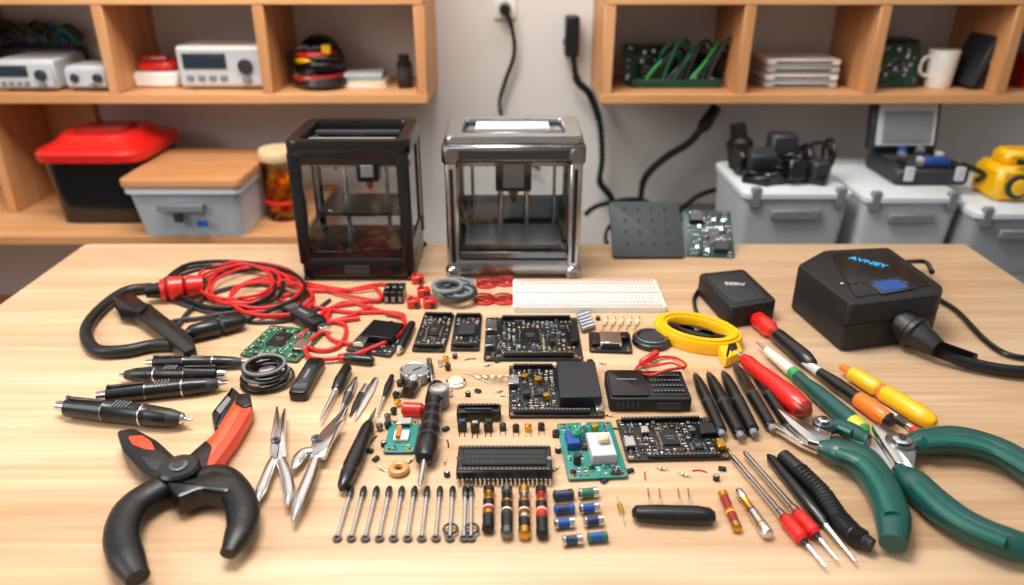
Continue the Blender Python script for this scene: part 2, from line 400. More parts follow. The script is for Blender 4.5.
def chip(b,x,y,z,w,d,h=.0022,m=None,legs=True):
    b.box(x,y,z,w,d,h,m or BK,ch=.0004); b.cyl((x-w*.38,y+d*.36,z+h),(x-w*.38,y+d*.36,z+h+.0002),.0008,MG,8)
    b.box(x,y+d*.05,z+h,w*.5,.0012,.0001,MG,ch=.00002); b.box(x,y-d*.12,z+h,w*.4,.001,.0001,MG,ch=.00002)
    if legs:
        for i in range(int(w/.0024)):
            for s in (-1,1): b.box(x-w/2+.0016+i*.0024,y+s*(d/2+.0009),z,.0012,.0024,.0008,ST,ch=.0001)
        for i in range(int(d/.0024)):
            for s in (-1,1): b.box(x+s*(w/2+.0009),y-d/2+.0016+i*.0024,z,.0024,.0012,.0008,ST,ch=.0001)
def pcb(name,u0,v0,u1,v1,mat,seed,sp,rot=0,dens=.6,fin=True,z0=.0022,th=.0018):
    random.seed(seed); cx,cy,w,d=foot(u0,v0,u1,v1,.003); b=B(); b.T=Matrix.Translation((cx,cy,TZ))@Matrix.Rotation(radians(rot),4,'Z')
    b.prism(rr(w,d,.003),z0,z0+th,mat,.0003)
    for sx in (-1,1):
        for sy in (-1,1):
            q=(sx*(w/2-.005),sy*(d/2-.005)); b.cyl((q[0],q[1],0),(q[0],q[1],z0),.002,BK,8); b.cyl((q[0],q[1],z0+th),(q[0],q[1],z0+th+.0003),.0032,BR,14); b.cyl((q[0],q[1],z0+th+.0003),(q[0],q[1],z0+th+.0006),.0018,DG,10)
    z=z0+th; occ=[]
    for t in sp:
        k=t[0]; x=t[1]*w/2; y=t[2]*d/2; sw=t[3]*w; sd=t[4]*d; h=t[5] if len(t)>5 else .003
        occ.append((x,y,sw/2+.003,sd/2+.003))
        if k=='chip': chip(b,x,y,z,sw,sd,h)
        elif k=='blk': b.box(x,y,z,sw,sd,h,t[6] if len(t)>6 else BK,ch=.0008)
        elif k=='hx': header(b,x,y,z,sw,max(1,int(t[4])),h); occ[-1]=(x,y,sw/2+.002,.004)
        elif k=='hy': header(b,x,y,z,sd,max(1,int(t[3])),h,False); occ[-1]=(x,y,.004,sd/2+.002)
        elif k=='px': header(b,x,y,z,sw,max(1,int(t[4])),h,True,True); occ[-1]=(x,y,sw/2+.002,.004)
        elif k=='usb': b.box(x,y,z,sw,sd,h,ST,ch=.0006); b.box(x,y-sd/2-.0002,z+h*.2,sw*.8,.001,h*.6,DG,ch=.0001)
        elif k=='cap': b.cyl((x,y,z),(x,y,z+h),sw/2,t[6] if len(t)>6 else ST,18)
    gx=-w/2+.006
    while gx<w/2-.004:
        gy=-d/2+.005
        while gy<d/2-.004:
            jx=gx+random.uniform(-.0008,.0008)
            if random.random()<dens and all(abs(gx-o[0])>o[2]+.0012 or abs(gy-o[1])>o[3]+.0012 for o in occ):
                comp(b,jx,gy,z,random.choice([0,0,6,6,3,2,4,1,5,0,7,7]),.75)
            gy+=.0052
        gx+=.0068
    for i in range(22):
        x=random.uniform(-.42,.42)*w; y=random.uniform(-.42,.42)*d; L=random.uniform(.05,.16)*w
        b.box(x,y,z,L if i%2 else .0005,.0005 if i%2 else L,.0001,(BR if i%3 else SILK) if mat is PK else GL,ch=.00001)
    if fin: return b.done(name)
    return b
# ---- upper right shelf contents
def standpcb(u,v,y,w,h,m,lean,rz,zb,seed):
    random.seed(seed); b=B(); c=Y(u,v,y)
    b.T=Matrix.Translation((c.x,y,zb))@Matrix.Rotation(radians(rz),4,'Z')@Matrix.Rotation(radians(90-lean),4,'X')@Matrix.Translation((0,h/2,0))
    b.prism(rr(w,h,.004),0,.002,m,.0003)
    for i in range(34): comp(b,random.uniform(-.43,.43)*w,random.uniform(-.43,.43)*h,.002,random.choice([0,2,1,3,5]),1.6)
    chip(b,0,0,.002,w*.25,w*.25); header(b,0,h*.42,.002,w*.7); return b
PD=M('pcb_dark_green','#10402e',.4,var=.3,scale=90)
b=standpcb(648,85,1.82,.12,.095,PD,20,6,ZT,3); b.T=Matrix()
c=Y(670,80,1.8)
b.box(c.x+.01,1.84,ZT,.21,.14,.02,PD,ch=.002)
for i in range(40): comp(b,c.x+random.uniform(-.08,.1),1.84+random.uniform(-.06,.06),ZT+.02,random.choice([1,2,5,3]),2.4)
b.box(c.x+.06,1.85,ZT+.02,.08,.06,.045,DG,ch=.003); b.box(c.x-.05,1.80,ZT+.02,.05,.04,.03,BK,ch=.003)
for i in range(12): b.tube([(c.x-.06+.013*i,1.78,ZT+.02),(c.x-.03+.013*i,1.775,ZT+.06+.014*(i%4)),(c.x+.01+.012*i,1.80,ZT+.07+.014*(i%3)),(c.x+.05+.006*i,1.82,ZT+.024)],.004,[GL,BK,BK,PG,BK,PG,BK,BK,GL,BK,BK,DG][i])
b.torus((c.x+.06,1.79,ZT+.05),.034,.007,BK,axis='Y'); b.torus((c.x+.01,1.79,ZT+.06),.04,.005,PG,axis='Y'); b.done('circuit_board_pile')
b=B(); c=Y(797,80,1.80)
for i in range(4): b.box(c.x,1.84,ZT+.017*i,.17,.14,.014,[LG,WH,LG,WH][i],ch=.003); b.box(c.x,1.772,ZT+.017*i+.004,.13,.004,.006,MG) 
for i in range(3):
    for sx in (-1,1): b.box(c.x+sx*.07,1.84,ZT+.017*i+.0138,.02,.1,.0034,MG)
b.done('stacked_parts_trays')
b=standpcb(895,85,1.78,.095,.1,PD,18,-8,ZT,9); b.T=Matrix(); c=Y(895,85,1.8); b.box(c.x+.01,1.87,ZT,.09,.07,.1,PK,ch=.002)
for i in range(10): b.box(c.x-.02+.007*i,1.834,ZT+.02+.007*(i%4),.005,.004,.01,[YE,GL,LG][i%3])
b.done('circuit_board_stack')
b=B(); c=Y(938,80,1.79); x=c.x
b.lathe((x,1.79,ZT),(x,1.79,ZT+.085),[(0,.026),(.04,.028),(.97,.034),(1,.033)],WH,28); b.cyl((x,1.79,ZT+.0851),(x,1.79,ZT+.0856),.03,CR,24)
b.tube([(x-.028,1.785,ZT+.07),(x-.05,1.78,ZT+.065),(x-.052,1.78,ZT+.035),(x-.026,1.785,ZT+.025)],.004,WH); b.done('coffee_mug')
b=B(); c=Y(973,80,1.8)
for i in range(3):
    R=Matrix.Rotation(radians(20),4,'Y'); b.box(c.x-.012+.022*i,1.80,ZT+.004,.017,.11,.125,[DG,BK,NV][i],R=R,ch=.002)
b.done('leaning_manuals')
b=B(); c=Y(1030,60,1.8); b.box(c.x+.02,1.82,ZT,.08,.1,.07,RD,ch=.005); b.box(c.x+.02,1.82,ZT+.07,.06,.07,.03,LG,ch=.004); b.done('battery_charger')
# ---- wall outlet + cables
def outlet(u,v):
    b=B(); c=Y(u,v,1.94); b.prism(rr(.055,.07,.008),0,.008,WH,.002,T=Matrix.Translation((c.x,1.95,c.z))@Matrix.Rotation(radians(90),4,'X'))
    b.cyl((c.x,1.945,c.z-.01),(c.x,1.90,c.z-.01),.016,BK,16,r2=.012); return b,c
b,c=outlet(505,4); q=[(c.x,1.91,c.z-.01)]+[Y(u,v,1.925) for u,v in ((512,28),(514,55),(504,85),(500,110),(516,150),(540,170))]
b.tube(q,.0055,BK); b.done('wall_power_cable')
b=B(); c=Y(572,35,1.91); b.box(c.x,1.92,c.z-.05,.034,.058,.095,BK,ch=.005); b.cyl((c.x,1.925,c.z-.02),(c.x,1.949,c.z-.02),.02,DG)
b.tube([Y(u,v,1.9) for u,v in ((573,55),(577,80),(590,95),(600,125),(602,160),(600,182),(612,200),(618,235))],.0095,BK); b.done('wall_power_cable')
b=B(); b.tube([Y(u,v,1.85) for u,v in ((636,250),(640,205),(645,178),(665,158),(690,142),(706,122))],.0095,BK); b.lathe(Y(701,130,1.85),Y(716,108,1.88),[(0,.011),(.2,.017),(1,.015)],BK)
c=Y(622,235,1.84); b.torus((c.x,1.83,c.z),.045,.006,BK,axis='Y'); b.tube([Y(u,v,1.8) for u,v in ((585,215),(600,205),(640,200),(670,215),(700,195),(735,185))],.007,BK)
b.done('hanging_power_cord')
# ---- right side bins
def bin_(u0,u1,vt,y,d,m,zb=ZR):
    x0,x1,zt,_=bxpx(u0,vt,u1,240,y); b=B(); cx=(x0+x1)/2; w=x1-x0; cy=y+d/2
    fr(b,cx,cy,zb,zt-.012,w*.9,d*.9,w*.97,d*.97,.018,m)
    fr(b,cx,cy,zt-.014,zt,w*1.0,d*1.03,w*1.0,d*1.03,.02,M('bin_rim','#d6dade',.5))
    b.box(cx,y-.002,zt-.06,w*.45,.014,.022,MG,ch=.003)
    for s in (-1,1): b.box(cx+s*w*.38,y+.002,zt-.035,.022,.014,.045,MG,ch=.003)
    return b,cx,cy,w,zt
b,cx,cy,w,zt=bin_(740,850,192,1.50,.24,M('bin_cool_grey','#b4b9bf',.5))
random.seed(5)
for i in range(22):
    R=Matrix.Rotation(random.random()*3,4,'Z')@Matrix.Rotation(random.uniform(-.5,.5),4,'X')
    b.box(cx+random.uniform(-.4,.3)*w,cy+random.uniform(-.25,.3)*.24,zt+random.uniform(-.012,.02),random.uniform(.03,.06),random.uniform(.03,.06),random.uniform(.02,.05),random.choice([BK,DG,GB,BK]),R=R,ch=.004)
for i in range(7): b.torus((cx-.06+.025*i,cy-.02,zt+.02+.006*i),.03,.005,BK,axis=random.choice('XYZ'))
b.lathe((cx-.07,cy+.06,zt),(cx-.09,cy+.07,zt+.1),[(0,.03),(.6,.03),(.7,.02),(1,.018)],BK); b.box(cx+.01,cy+.05,zt,.06,.05,.085,DG,ch=.006)
b.done('parts_bin')
b,cx,cy,w,zt=bin_(860,960,196,1.50,.3,M('bin_pale','#c6cacf',.5))
b.done('parts_bin')
b=B(); y=cy+.02; cw=.16; zt+=.001
x=Y(912,180,cy).x
b.box(x,y-.02,zt,cw,.16,.035,DG,ch=.006); b.box(x,y-.02,zt+.035,cw*.9,.14,.006,GB)
R=Matrix.Rotation(radians(-12),4,'X'); b.box(x,y+.075,zt+.035,cw,.028,.13,DG,R=R,ch=.006); b.box(x,y+.058,zt+.05,cw*.84,.01,.098,LG,R=R,ch=.002)
b.box(x,y+.052,zt+.06,cw*.7,.008,.07,MG,R=R)
for i in range(8): b.box(x-.05+.014*i,y-.02+.03*(i%3-1),zt+.04,.012,.02,.01+.004*(i%3),[DG,MG,BL,LG][i%4])
for s in (-1,1): b.box(x+s*.055,y-.103,zt+.012,.018,.01,.03,LG)
b.tube([(x+.06,y-.09,zt+.045),(x+.1,y-.11,zt+.03),(x+.11,y-.08,zt+.006)],.006,BK); b.box(x+.02,y-.06,zt+.04,.05,.03,.012,BL); b.done('open_instrument_case')
b,cx,cy,w,zt=bin_(972,1075,212,1.46,.3,M('bin_slate','#9ba0a6',.5)); b.done('parts_bin')
zt+=.001
b=B(); x=Y(1012,190,1.55).x
b.box(x,1.57,zt,.11,.1,.075,YE,ch=.012); b.box(x+.0,1.57,zt+.07,.075,.06,.035,YE,ch=.01); b.cyl((x-.012,1.522,zt+.035),(x-.012,1.512,zt+.035),.026,DG,24); b.cyl((x-.012,1.514,zt+.035),(x-.012,1.508,zt+.035),.017,YE,20); b.box(x-.0,1.52,zt+.082,.05,.012,.012,BK); b.done('tape_measure')
# leaning plate + green board at table back
b=B()
b.T=Matrix.Translation((P(648,258).x,1.195,TZ))@Matrix.Rotation(radians(38),4,'X')@Matrix.Translation((0,.058,0))
b.prism(rr(.125,.115,.008),0,.006,M('grey_mat','#34393d',.55),.001)
for i in range(4):
    for j in range(4): b.box(-.036+.024*i,-.036+.024*j,.006,.012,.0016,.0004,DG); b.cyl((-.036+.024*i,-.03+.024*j,.006),(-.036+.024*i,-.03+.024*j,.0068),.003,MB,8)
b.box(-.03,.02,-.05,.01,.01,.05,BK); b.done('heat_bed_plate')
b=B(); random.seed(8)
b.T=Matrix.Translation((P(708,255).x,1.2,TZ))@Matrix.Rotation(radians(-5),4,'Z')@Matrix.Rotation(radians(35),4,'X')@Matrix.Translation((0,.05,0))
b.prism(rr(.085,.1,.004),0,.002,M('pcb_dark_teal','#0c3f3c',.35,var=.3,scale=90),.0003)
for i in range(70): comp(b,random.uniform(-.036,.036),random.uniform(-.044,.044),.002,random.choice([0,2,1,2,5,6]),1.2)
chip(b,.01,0,.002,.022,.022); b.box(-.02,.03,.002,.025,.018,.01,BK); b.box(.02,-.03,.002,.025,.018,.01,DG); b.box(0,.02,-.04,.01,.01,.04,BK); b.done('circuit_board_large')
# ================= 3D PRINTERS =================
PF=M('printer_frame_black','#08090a',.3,coat=.15)
x0=P(304,278).x; x1=P(416,278).x; y0=1.10; y1=1.262; H=.230
b=B(); w=x1-x0; cx=(x0+x1)/2; cy=(y0+y1)/2; d=y1-y0
b.prism(rr(w,d,.022,cx,cy),TZ+.004,TZ+.040,PF,.006)
for sx in (-1,1):
    for sy in (-1,1):
        t=.019 if sy<0 else .010
        X=cx+sx*(w/2-t/2); Yy=cy+sy*(d/2-t/2)
        b.prism(rr(t,t,.006,X,Yy),TZ+.03,TZ+H-.02,PF,.001); b.cyl((X,Yy,TZ),(X,Yy,TZ+.006),.008,RB)
def ring(b,cx,cy,w,d,z0,z1,t,m,ch=.003):
    b.box(cx,cy-d/2+t/2,z0,w,t,z1-z0,m,ch=ch); b.box(cx,cy+d/2-t/2,z0,w,t,z1-z0,m,ch=ch)
    b.box(cx-w/2+t/2,cy,z0,t,d-t,z1-z0,m,ch=ch); b.box(cx+w/2-t/2,cy,z0,t,d-t,z1-z0,m,ch=ch)
def rrn(w,d,r,x,y): return [tuple(q) for q in rr(w,d,r,x,y)]
b.annulus(rrn(w+.004,d+.002,.022,cx,cy),rrn(w-.036,d-.034,.012,cx,cy),TZ+H-.026,TZ+H,PF,.005)
b.box(cx,cy+.02,TZ+H-.012,w*.74,.012,.005,DG); b.box(cx,cy-.03,TZ+H-.012,w*.74,.006,.005,MG)
b.box(cx,cy,TZ+H-.02,w-.04,d-.04,.002,GLD,ch=.0005)
for s in (-1,1):
    b.box(cx+s*(w/2-.004),cy,TZ+.035,.005,d-.03,.03,PF); b.box(cx+s*(w/2-.004),cy+d/2-.022,TZ+.035,.005,.03,H-.06,PF)
b.box(cx,y0+.006,TZ+.035,w-.03,.006,.018,PF,ch=.002); b.box(cx,y0+.006,TZ+H-.038,w-.03,.006,.014,PF,ch=.002)
b.box(cx,y0+.004,TZ+.05,w-.034,.0012,H-.085,GLS,ch=.0002)
for s in (-1,1): b.cyl((cx+s*.035,cy+.05,TZ+.04),(cx+s*.035,cy+.05,TZ+H-.02),.004,ST)
b.box(cx+.002,cy+.01,TZ+.098,w-.05,d-.06,.006,M('print_bed','#1b1d20',.35)); b.box(cx,cy+.02,TZ+.09,.05,d-.08,.008,DG)
b.box(cx,cy+.05,TZ+.155,w-.03,.012,.012,MG); b.box(cx+.012,cy+.02,TZ+.14,.036,.03,.04,BK); b.box(cx+.012,cy+.003,TZ+.15,.02,.004,.02,LG); b.lathe((cx+.012,cy+.02,TZ+.141),(cx+.012,cy+.02,TZ+.123),[(0,.008),(.6,.006),(1,.001)],BR)
b.tube([(cx+.01,cy+.02,TZ+.178),(cx+.0,cy+.03,TZ+.195),(cx-.04,cy+.05,TZ+.19),(cx-.05,cy+.05,TZ+.15)],.003,BK)
b.box(cx,y0+.0,TZ+.014,.04,.003,.014,DG); b.box(cx,cy,TZ+.040,w-.04,d-.04,.006,BK)
b.done('desktop_3d_printer')
x0=P(450,276).x; x1=P(577,276).x; w=x1-x0; cx=(x0+x1)/2; y0=1.108; d=.15; cy=y0+d/2; H=.235
b=B(); AL=M('brushed_aluminium','#b4b6b9',.24,1.0)
b.prism(rr(w,d,.01,cx,cy),TZ+.008,TZ+.034,AL,.003)
for sx in (-1,1):
    for sy in (-1,1):
        X=cx+sx*(w/2-.009); Yy=cy+sy*(d/2-.009)
        b.box(X,Yy,TZ+.02,.021,.021,H-.045,AL,ch=.004); b.box(X+sx*.001,Yy+sy*.001,TZ,.026,.026,.024,AL,ch=.006)
        b.box(X,Yy,TZ+H-.046,.028,.028,.034,DS,ch=.007)
        b.box(X,Yy-.011,TZ+.03,.006,.002,H-.08,BK)
ring(b,cx,cy,w+.010,d+.008,TZ+H-.04,TZ+H-.012,.018,DS,.005)
b.box(cx,y0-.0045,TZ+H-.034,w*.8,.003,.015,DG,ch=.001)
b.annulus(rrn(w+.002,d+.0,.014,cx,cy),rrn(w*.74,d*.66,.006,cx,cy),TZ+H-.014,TZ+H,AL,.004)
b.box(cx,cy,TZ+H-.013,w*.78,d*.7,.004,BK,ch=.001); b.box(cx-.002,cy+.006,TZ+H-.008,w*.56,d*.34,.008,LG,ch=.001); b.box(cx-.002,cy-.035,TZ+H-.008,w*.56,.008,.006,DS,ch=.001)
b.box(cx,y0+.007,TZ+.03,w-.03,.0015,H-.06,GLS,ch=.0002)
for s in (-1,1): b.box(cx+s*(w/2-.006),cy,TZ+.03,.0015,d-.03,H-.06,GLD,ch=.0002)
b.box(cx,cy,TZ+.03,w-.04,d-.03,.016,AL,ch=.003); b.box(cx,cy-.005,TZ+.048,w-.05,d-.05,.005,M('bed_plate_grey','#a3a6aa',.3,.8),ch=.001)
b.box(cx,cy+d/2-.012,TZ+.03,w-.03,.004,.07,AL,ch=.001)
for s in (-1,1): b.cyl((cx+s*.022,cy+.03,TZ+.05),(cx+s*.022,cy+.03,TZ+H-.03),.0045,ST); b.cyl((cx+s*.07,cy+.05,TZ+.05),(cx+s*.07,cy+.05,TZ+H-.03),.003,ST)
b.box(cx,cy+.03,TZ+.12,.06,.03,.06,DG); b.box(cx,cy+.012,TZ+.13,.035,.012,.04,LG); b.lathe((cx,cy+.02,TZ+.12),(cx,cy+.02,TZ+.1),[(0,.009),(.6,.006),(1,.0012)],BR)
b.box(cx,cy+.035,TZ+.16,w-.03,.012,.012,AL); b.box(cx,y0+.001,TZ+.038,w-.04,.004,.01,DS)
b.done('enclosed_3d_printer')
# ================= TABLE ITEMS =================
def pts(l,h): return [P(u,v,h if not isinstance(h,list) else h[i]) for i,(u,v) in enumerate(l)]
def coil(u,v,ru,rv,n,h0,dh,ph=0,jit=2,shr=.06,seed=1):
    random.seed(seed); L=[];H=[]
    for t in range(int(n*12)+1):
        a=t/12*2*pi+ph; k=1-shr*(t/12); L.append((u+ru*k*cos(a)+random.uniform(-jit,jit),v+rv*k*sin(a)+random.uniform(-jit,jit)*.6)); H.append(h0+dh*(t/12))
    return L,H
b=B()
b.tube(pts([(152,288),(125,292),(98,312),(86,332),(96,350),(125,351),(150,346),(172,345)],.0085),.0085,RB,n=12)
lay(b,206,284,146,292,[(0,4,BK),(.04,9,RD),(.3,11,RD),(.34,8,DR),(.38,11,RD),(.6,12,RD),(.64,9,DR),(.68,11,RD),(.75,10,RD),(.76,8,BK),(1,6,BK)])
b.ppx([(133,300),(150,303),(192,336),(196,347),(184,352),(140,318),(118,306)],.004,.02,BK,.003,.004); b.ppx([(112,296),(132,292),(148,304),(140,312),(118,308)],.004,.026,BK,.003,.004)
b.tube(pts([(206,284),(225,272),(262,268),(298,278),(300,298),(270,308),(240,306)],.005),.004,DG)
b.done('probe_cable_clamp')
b=B()
lay(b,187,334,246,320,[(0,5,BK),(.08,8,BK),(.5,9,BK),(.55,7,DG),(.6,9,BK),(.9,7,BK),(1,4,BK)])
b.tube(pts([(246,320),(275,308),(305,292),(290,272),(240,262),(190,264),(165,280)],[.008,.010,.012,.012,.012,.012,.016]),.0035,RB)
b.tube(pts([(187,334),(172,322),(200,318),(240,312),(285,316),(300,300),(262,284),(215,292),(190,310),(178,326)],.0045),.0032,DG)
l,h=coil(228,286,62,24,2,.004,.006,1.0,3,.1,31); b.tube(pts(l,h),.003,RB)
b.tube(pts([(170,300),(200,310),(250,322),(300,318),(330,300)],.003),.003,DG)
b.done('audio_jack_cable')
b=B()
for (u,v,ru,rv,n,h0,ph,sd) in ((255,288,52,25,2.6,.004,2.5,4),(238,282,44,20,2.2,.010,.6,5),(270,298,46,20,2.2,.007,4,6)):
    l,h=coil(u,v,ru,rv,n,h0,.004,ph,3,.09,sd); b.tube(pts(l,h),.0025,WIR)
b.tube(pts([(205,296),(240,306),(300,292),(345,290),(384,284),(392,296),(362,302),(330,308),(318,322),(345,318),(372,306)],.0042),.003,WIR)
b.tube(pts([(215,272),(260,266),(304,282),(350,290),(375,288),(380,300),(350,296),(320,288),(290,284)],.006),.0027,WIR)
b.tube(pts([(330,310),(322,330),(306,345),(312,358),(345,357),(372,348),(398,335),(404,318),(385,312)],.0065),.0032,WIR)
b.tube(pts([(318,320),(345,325),(340,345),(318,350),(300,340),(318,325),(360,318)],.0042),.003,WIR)
b.tube(pts([(280,300),(310,306),(350,312),(392,312),(404,316),(385,312),(345,302),(325,318),(330,338),(352,344)],.004),.0026,WIR)
lay(b,338,357,374,361,[(0,3,RD),(.2,5,BK),(.9,5,BK),(1,3,BK)]); lay(b,398,352,412,324,[(0,2,ST),(.1,4,BK),(.5,5,BK),(1,4,RD)])
b.done('red_test_leads')
def dongle(name,u0,v0,u1,v1,wpx,hh=.016,tip=True):
    b=B(); A=P(u0,v0);C=P(u1,v1); d=(C-A); L=d.length; k=sc(u0,v0); w=wpx/k
    b.T=Matrix.Translation(A)@Matrix.Rotation(math.atan2(d.y,d.x),4,'Z')
    b.prism(rr(L,w,w*.3,L/2,0),0,hh,BK,.003); b.prism(rr(L*.5,w*.6,.003,L*.5,0),hh-.0005,hh+.0008,DG,.0004)
    if tip: b.box(L+.006,0,hh*.25,.014,w*.6,hh*.5,ST); b.cyl((0,0,hh/2),(-.008,0,hh/2),.004,BK)
    for i in range(4): b.box(L*.12+i*.003,0,hh-.0003,.001,w*.7,.001,MG)
    b.box(L*.5,0,hh+.0006,L*.25,w*.15,.0004,MG,ch=.0001)
    b.done(name)
dongle('usb_connector',288,314,322,332,17,.018)
dongle('usb_connector',298,402,318,366,19,.014,False)
b=B(); p=P(395,299)
for i in range(3): b.box(p.x-.010+.0105*i,p.y,TZ,.0098,.036,.02,BK,ch=.001); b.cyl((p.x-.010+.0105*i,p.y,TZ+.02),(p.x-.010+.0105*i,p.y,TZ+.0206),.003,MG,10); b.box(p.x-.010+.0105*i,p.y+.011,TZ+.02,.006,.005,.001,DG); b.box(p.x-.010+.0105*i,p.y-.0185,TZ+.004,.005,.002,.008,MG)
b.done('screw_terminal_block')
pcb('sensor_board',253,328,314,361,PG,11,[('chip',-.2,.1,.28,.4),('cap',.4,.2,.12,0,.008),('usb',.75,-.2,.2,.3,.006)],rot=-12,dens=.85)
pcb('relay_module',358,322,405,356,PK,12,[('blk',.0,.1,.7,.5,.010),('cap',.1,.6,.12,0,.01),('blk',-.5,-.65,.25,.2,.01,ST)],rot=-15,dens=.9)
pcb('terminal_module',418,314,450,353,PK,13,[('hx',0,.85,.9,1,.006),('hx',0,-.85,.9,1,.006),('chip',0,0,.4,.3)],rot=-3,dens=.9)
pcb('terminal_module',453,315,481,352,PK,14,[('hx',0,.85,.9,1,.006),('hx',0,-.85,.9,1,.006),('blk',0,0,.6,.3,.005,DG)],dens=.9)
pcb('microcontroller_board',485,318,580,362,PK,15,[('hx',.1,.88,.75,1,.007),('hx',.1,-.88,.7,1,.007),('chip',-.05,.05,.2,.3),('usb',-.88,.35,.12,.24,.009),('blk',.86,.0,.08,.4,.008),('cap',.45,.35,.06,0,.008),('cap',.55,.0,.06,0,.008),('cap',.4,-.35,.06,0,.008,DG),('usb',-.88,-.4,.1,.2,.008),('chip',.65,.45,.1,.16)],dens=.95)
cx,cy,w,d=foot(513,279,661,313,.010); b=B(); b.T=Matrix.Translation((cx,cy,TZ)); b.prism(rr(w,d,.003),0,.010,M('breadboard_white','#dedad3',.5,var=.03),.0006)
b.box(0,0,.0098,w*.97,.005,.0004,M('breadboard_groove','#a9a59e',.5),ch=.0001)
for s in (-1,1):
    b.box(0,s*d*.45,.0099,w*.95,.0022,.0003,RD,ch=.0001); b.box(0,s*d*.32,.0099,w*.95,.0014,.0003,RD if s>0 else BL,ch=.0001)
for i in range(38):
    for j in (-.405,-.365,-.25,-.2,-.15,-.1,.1,.15,.2,.25,.365,.405): b.add([(-w*.47+i*w*.94/37+a,d*j+c,.0101) for a,c in ((-.0009,-.0009),(.0009,-.0009),(.0009,.0009),(-.0009,.0009))],[[0,1,2,3]],DG)
b.done('solderless_breadboard')
b=B()
for (u,v) in ((418,283),(424,296),(414,307),(430,307)):
    p=P(u,v); b.box(p.x,p.y,TZ,.020,.016,.014,RD,rz=.2,ch=.002); b.box(p.x-.004,p.y,TZ+.014,.006,.008,.003,DR); b.box(p.x+.005,p.y-.0085,TZ+.003,.007,.002,.008,DG)
b.done('terminal_connectors')
b=B()
for i,(u,v,R) in enumerate(((456,288,.026),(452,296,.028),(460,302,.024),(448,300,.022))):
    p=P(u,v); b.torus((p.x,p.y,TZ+.0045+.0065*i),R,.0036,[MG,M('sage_wire','#7a8f83',.4),DG,MG][i])
    b.torus((p.x+.002,p.y-.001,TZ+.0045+.0065*i),R-.0075,.003,[DG,MG,MG,DG][i])
b.done('wire_coil')
b=B()
for (u,v) in ((486,286),(505,284),(484,302),(504,302)):
    p=P(u,v); b.torus((p.x,p.y,TZ+.0025),.015,.0018,WIR,sy=.8); b.torus((p.x+.001,p.y,TZ+.006),.0125,.0016,WIR,sy=.8); b.torus((p.x-.001,p.y+.001,TZ+.009),.014,.0015,DR,sy=.75)
    b.cyl((p.x-.008,p.y+.003,TZ+.003),(p.x+.007,p.y-.002,TZ+.003),.003,ST,8)
b.done('jumper_wire_loops')
pcb('usb_breakout',589,333,631,354,PK,16,[('usb',0,-.1,.5,.6,.009),('blk',.7,.3,.2,.3,.008),('blk',-.7,0,.2,.6,.006)],rot=-4,dens=.9)
b=B(); p=P(651,343); k=sc(651,343); b.cyl((p.x,p.y,TZ),(p.x,p.y,TZ+.010),19/k,BK,28); b.cyl((p.x,p.y,TZ+.010),(p.x,p.y,TZ+.012),12/k,DG,24); b.torus((p.x,p.y,TZ+.011),15/k,.002,DS)
b.lathe(P(640,364,.006),P(658,352,.016),[(0,.003),(.1,.005),(.9,.005),(1,.003)],RD)
b.tube(pts([(640,364),(636,371),(650,375),(668,370),(686,366),(676,358),(660,357),(650,362)],[.006,.004,.026,.027,.02,.004,.004,.004]),.0018,WIR); b.tube(pts([(642,363),(652,366),(672,363),(684,369)],[.006,.012,.022,.022]),.0016,WIR); b.done('buzzer_disc')
b=B(); b.ppx([(576,312),(588,308),(596,326),(582,330)],0,.006,MG,.001,.003)
for i in range(5): b.ppx([(577+i*1.3,315+i*3),(589+i*1.3,311+i*3),(589.6+i*1.3,312.2+i*3),(577.6+i*1.3,316.2+i*3)],.006,.010,LG)
b.done('heat_sink')
b=B()
for i in range(5):
    u=602+i*8; b.lathe(P(u,330,.0025),P(u+6,316,.0025),[(0,.0006,ST),(.3,.0006,ST),(.31,.0028,CR),(.45,.0024,BRN),(.5,.0024,CR),(.69,.0028,CR),(.7,.0006,ST),(1,.0006,ST)],None,10)
b.done('axial_resistors')
b=B(); c=P(697,331,.012)
def ell(a_,b_,rot,n=32): return [(c.x+a_*cos(t)*cos(rot)-b_*sin(t)*sin(rot),c.y+a_*cos(t)*sin(rot)+b_*sin(t)*cos(rot)) for t in [i*2*pi/n for i in range(n)]]
b.annulus(ell(.062,.043,-.55),ell(.042,.026,-.55),TZ,TZ+.018,YE,.004)
b.annulus(ell(.056,.038,-.55),ell(.048,.031,-.55),TZ+.0175,TZ+.021,YE,.001)
b.prism(ell(.026,.014,-.55),TZ+.001,TZ+.014,BK,.002); b.box(c.x,c.y,TZ+.004,.088,.011,.010,BK,rz=-.55)
b.cyl((c.x,c.y,TZ+.013),(c.x,c.y,TZ+.017),.006,DS,16)
b.ppx([(716,341),(733,331),(744,350),(726,359)],0,.016,YE,.004,.006); b.ppx([(728,344),(735,341),(738,348),(731,351)],.016,.0172,BK,.0003,.002)
b.done('yellow_wire_stripper')
b=B(); b.ppx([(698,273),(744,268),(778,300),(731,308)],0,.034,MB,.004,.01); b.ppx([(706,276),(742,272),(768,298),(733,303)],.034,.0348,DG,.0003,.004)
c=P(735,284,.035); b.text('SERV',.014,LG,Matrix.Translation(c)@Matrix.Rotation(radians(-8),4,'Z'))
b.tube(pts([(718,322),(700,318),(694,300),(700,288)],.004),.003,BK); b.done('power_adapter')
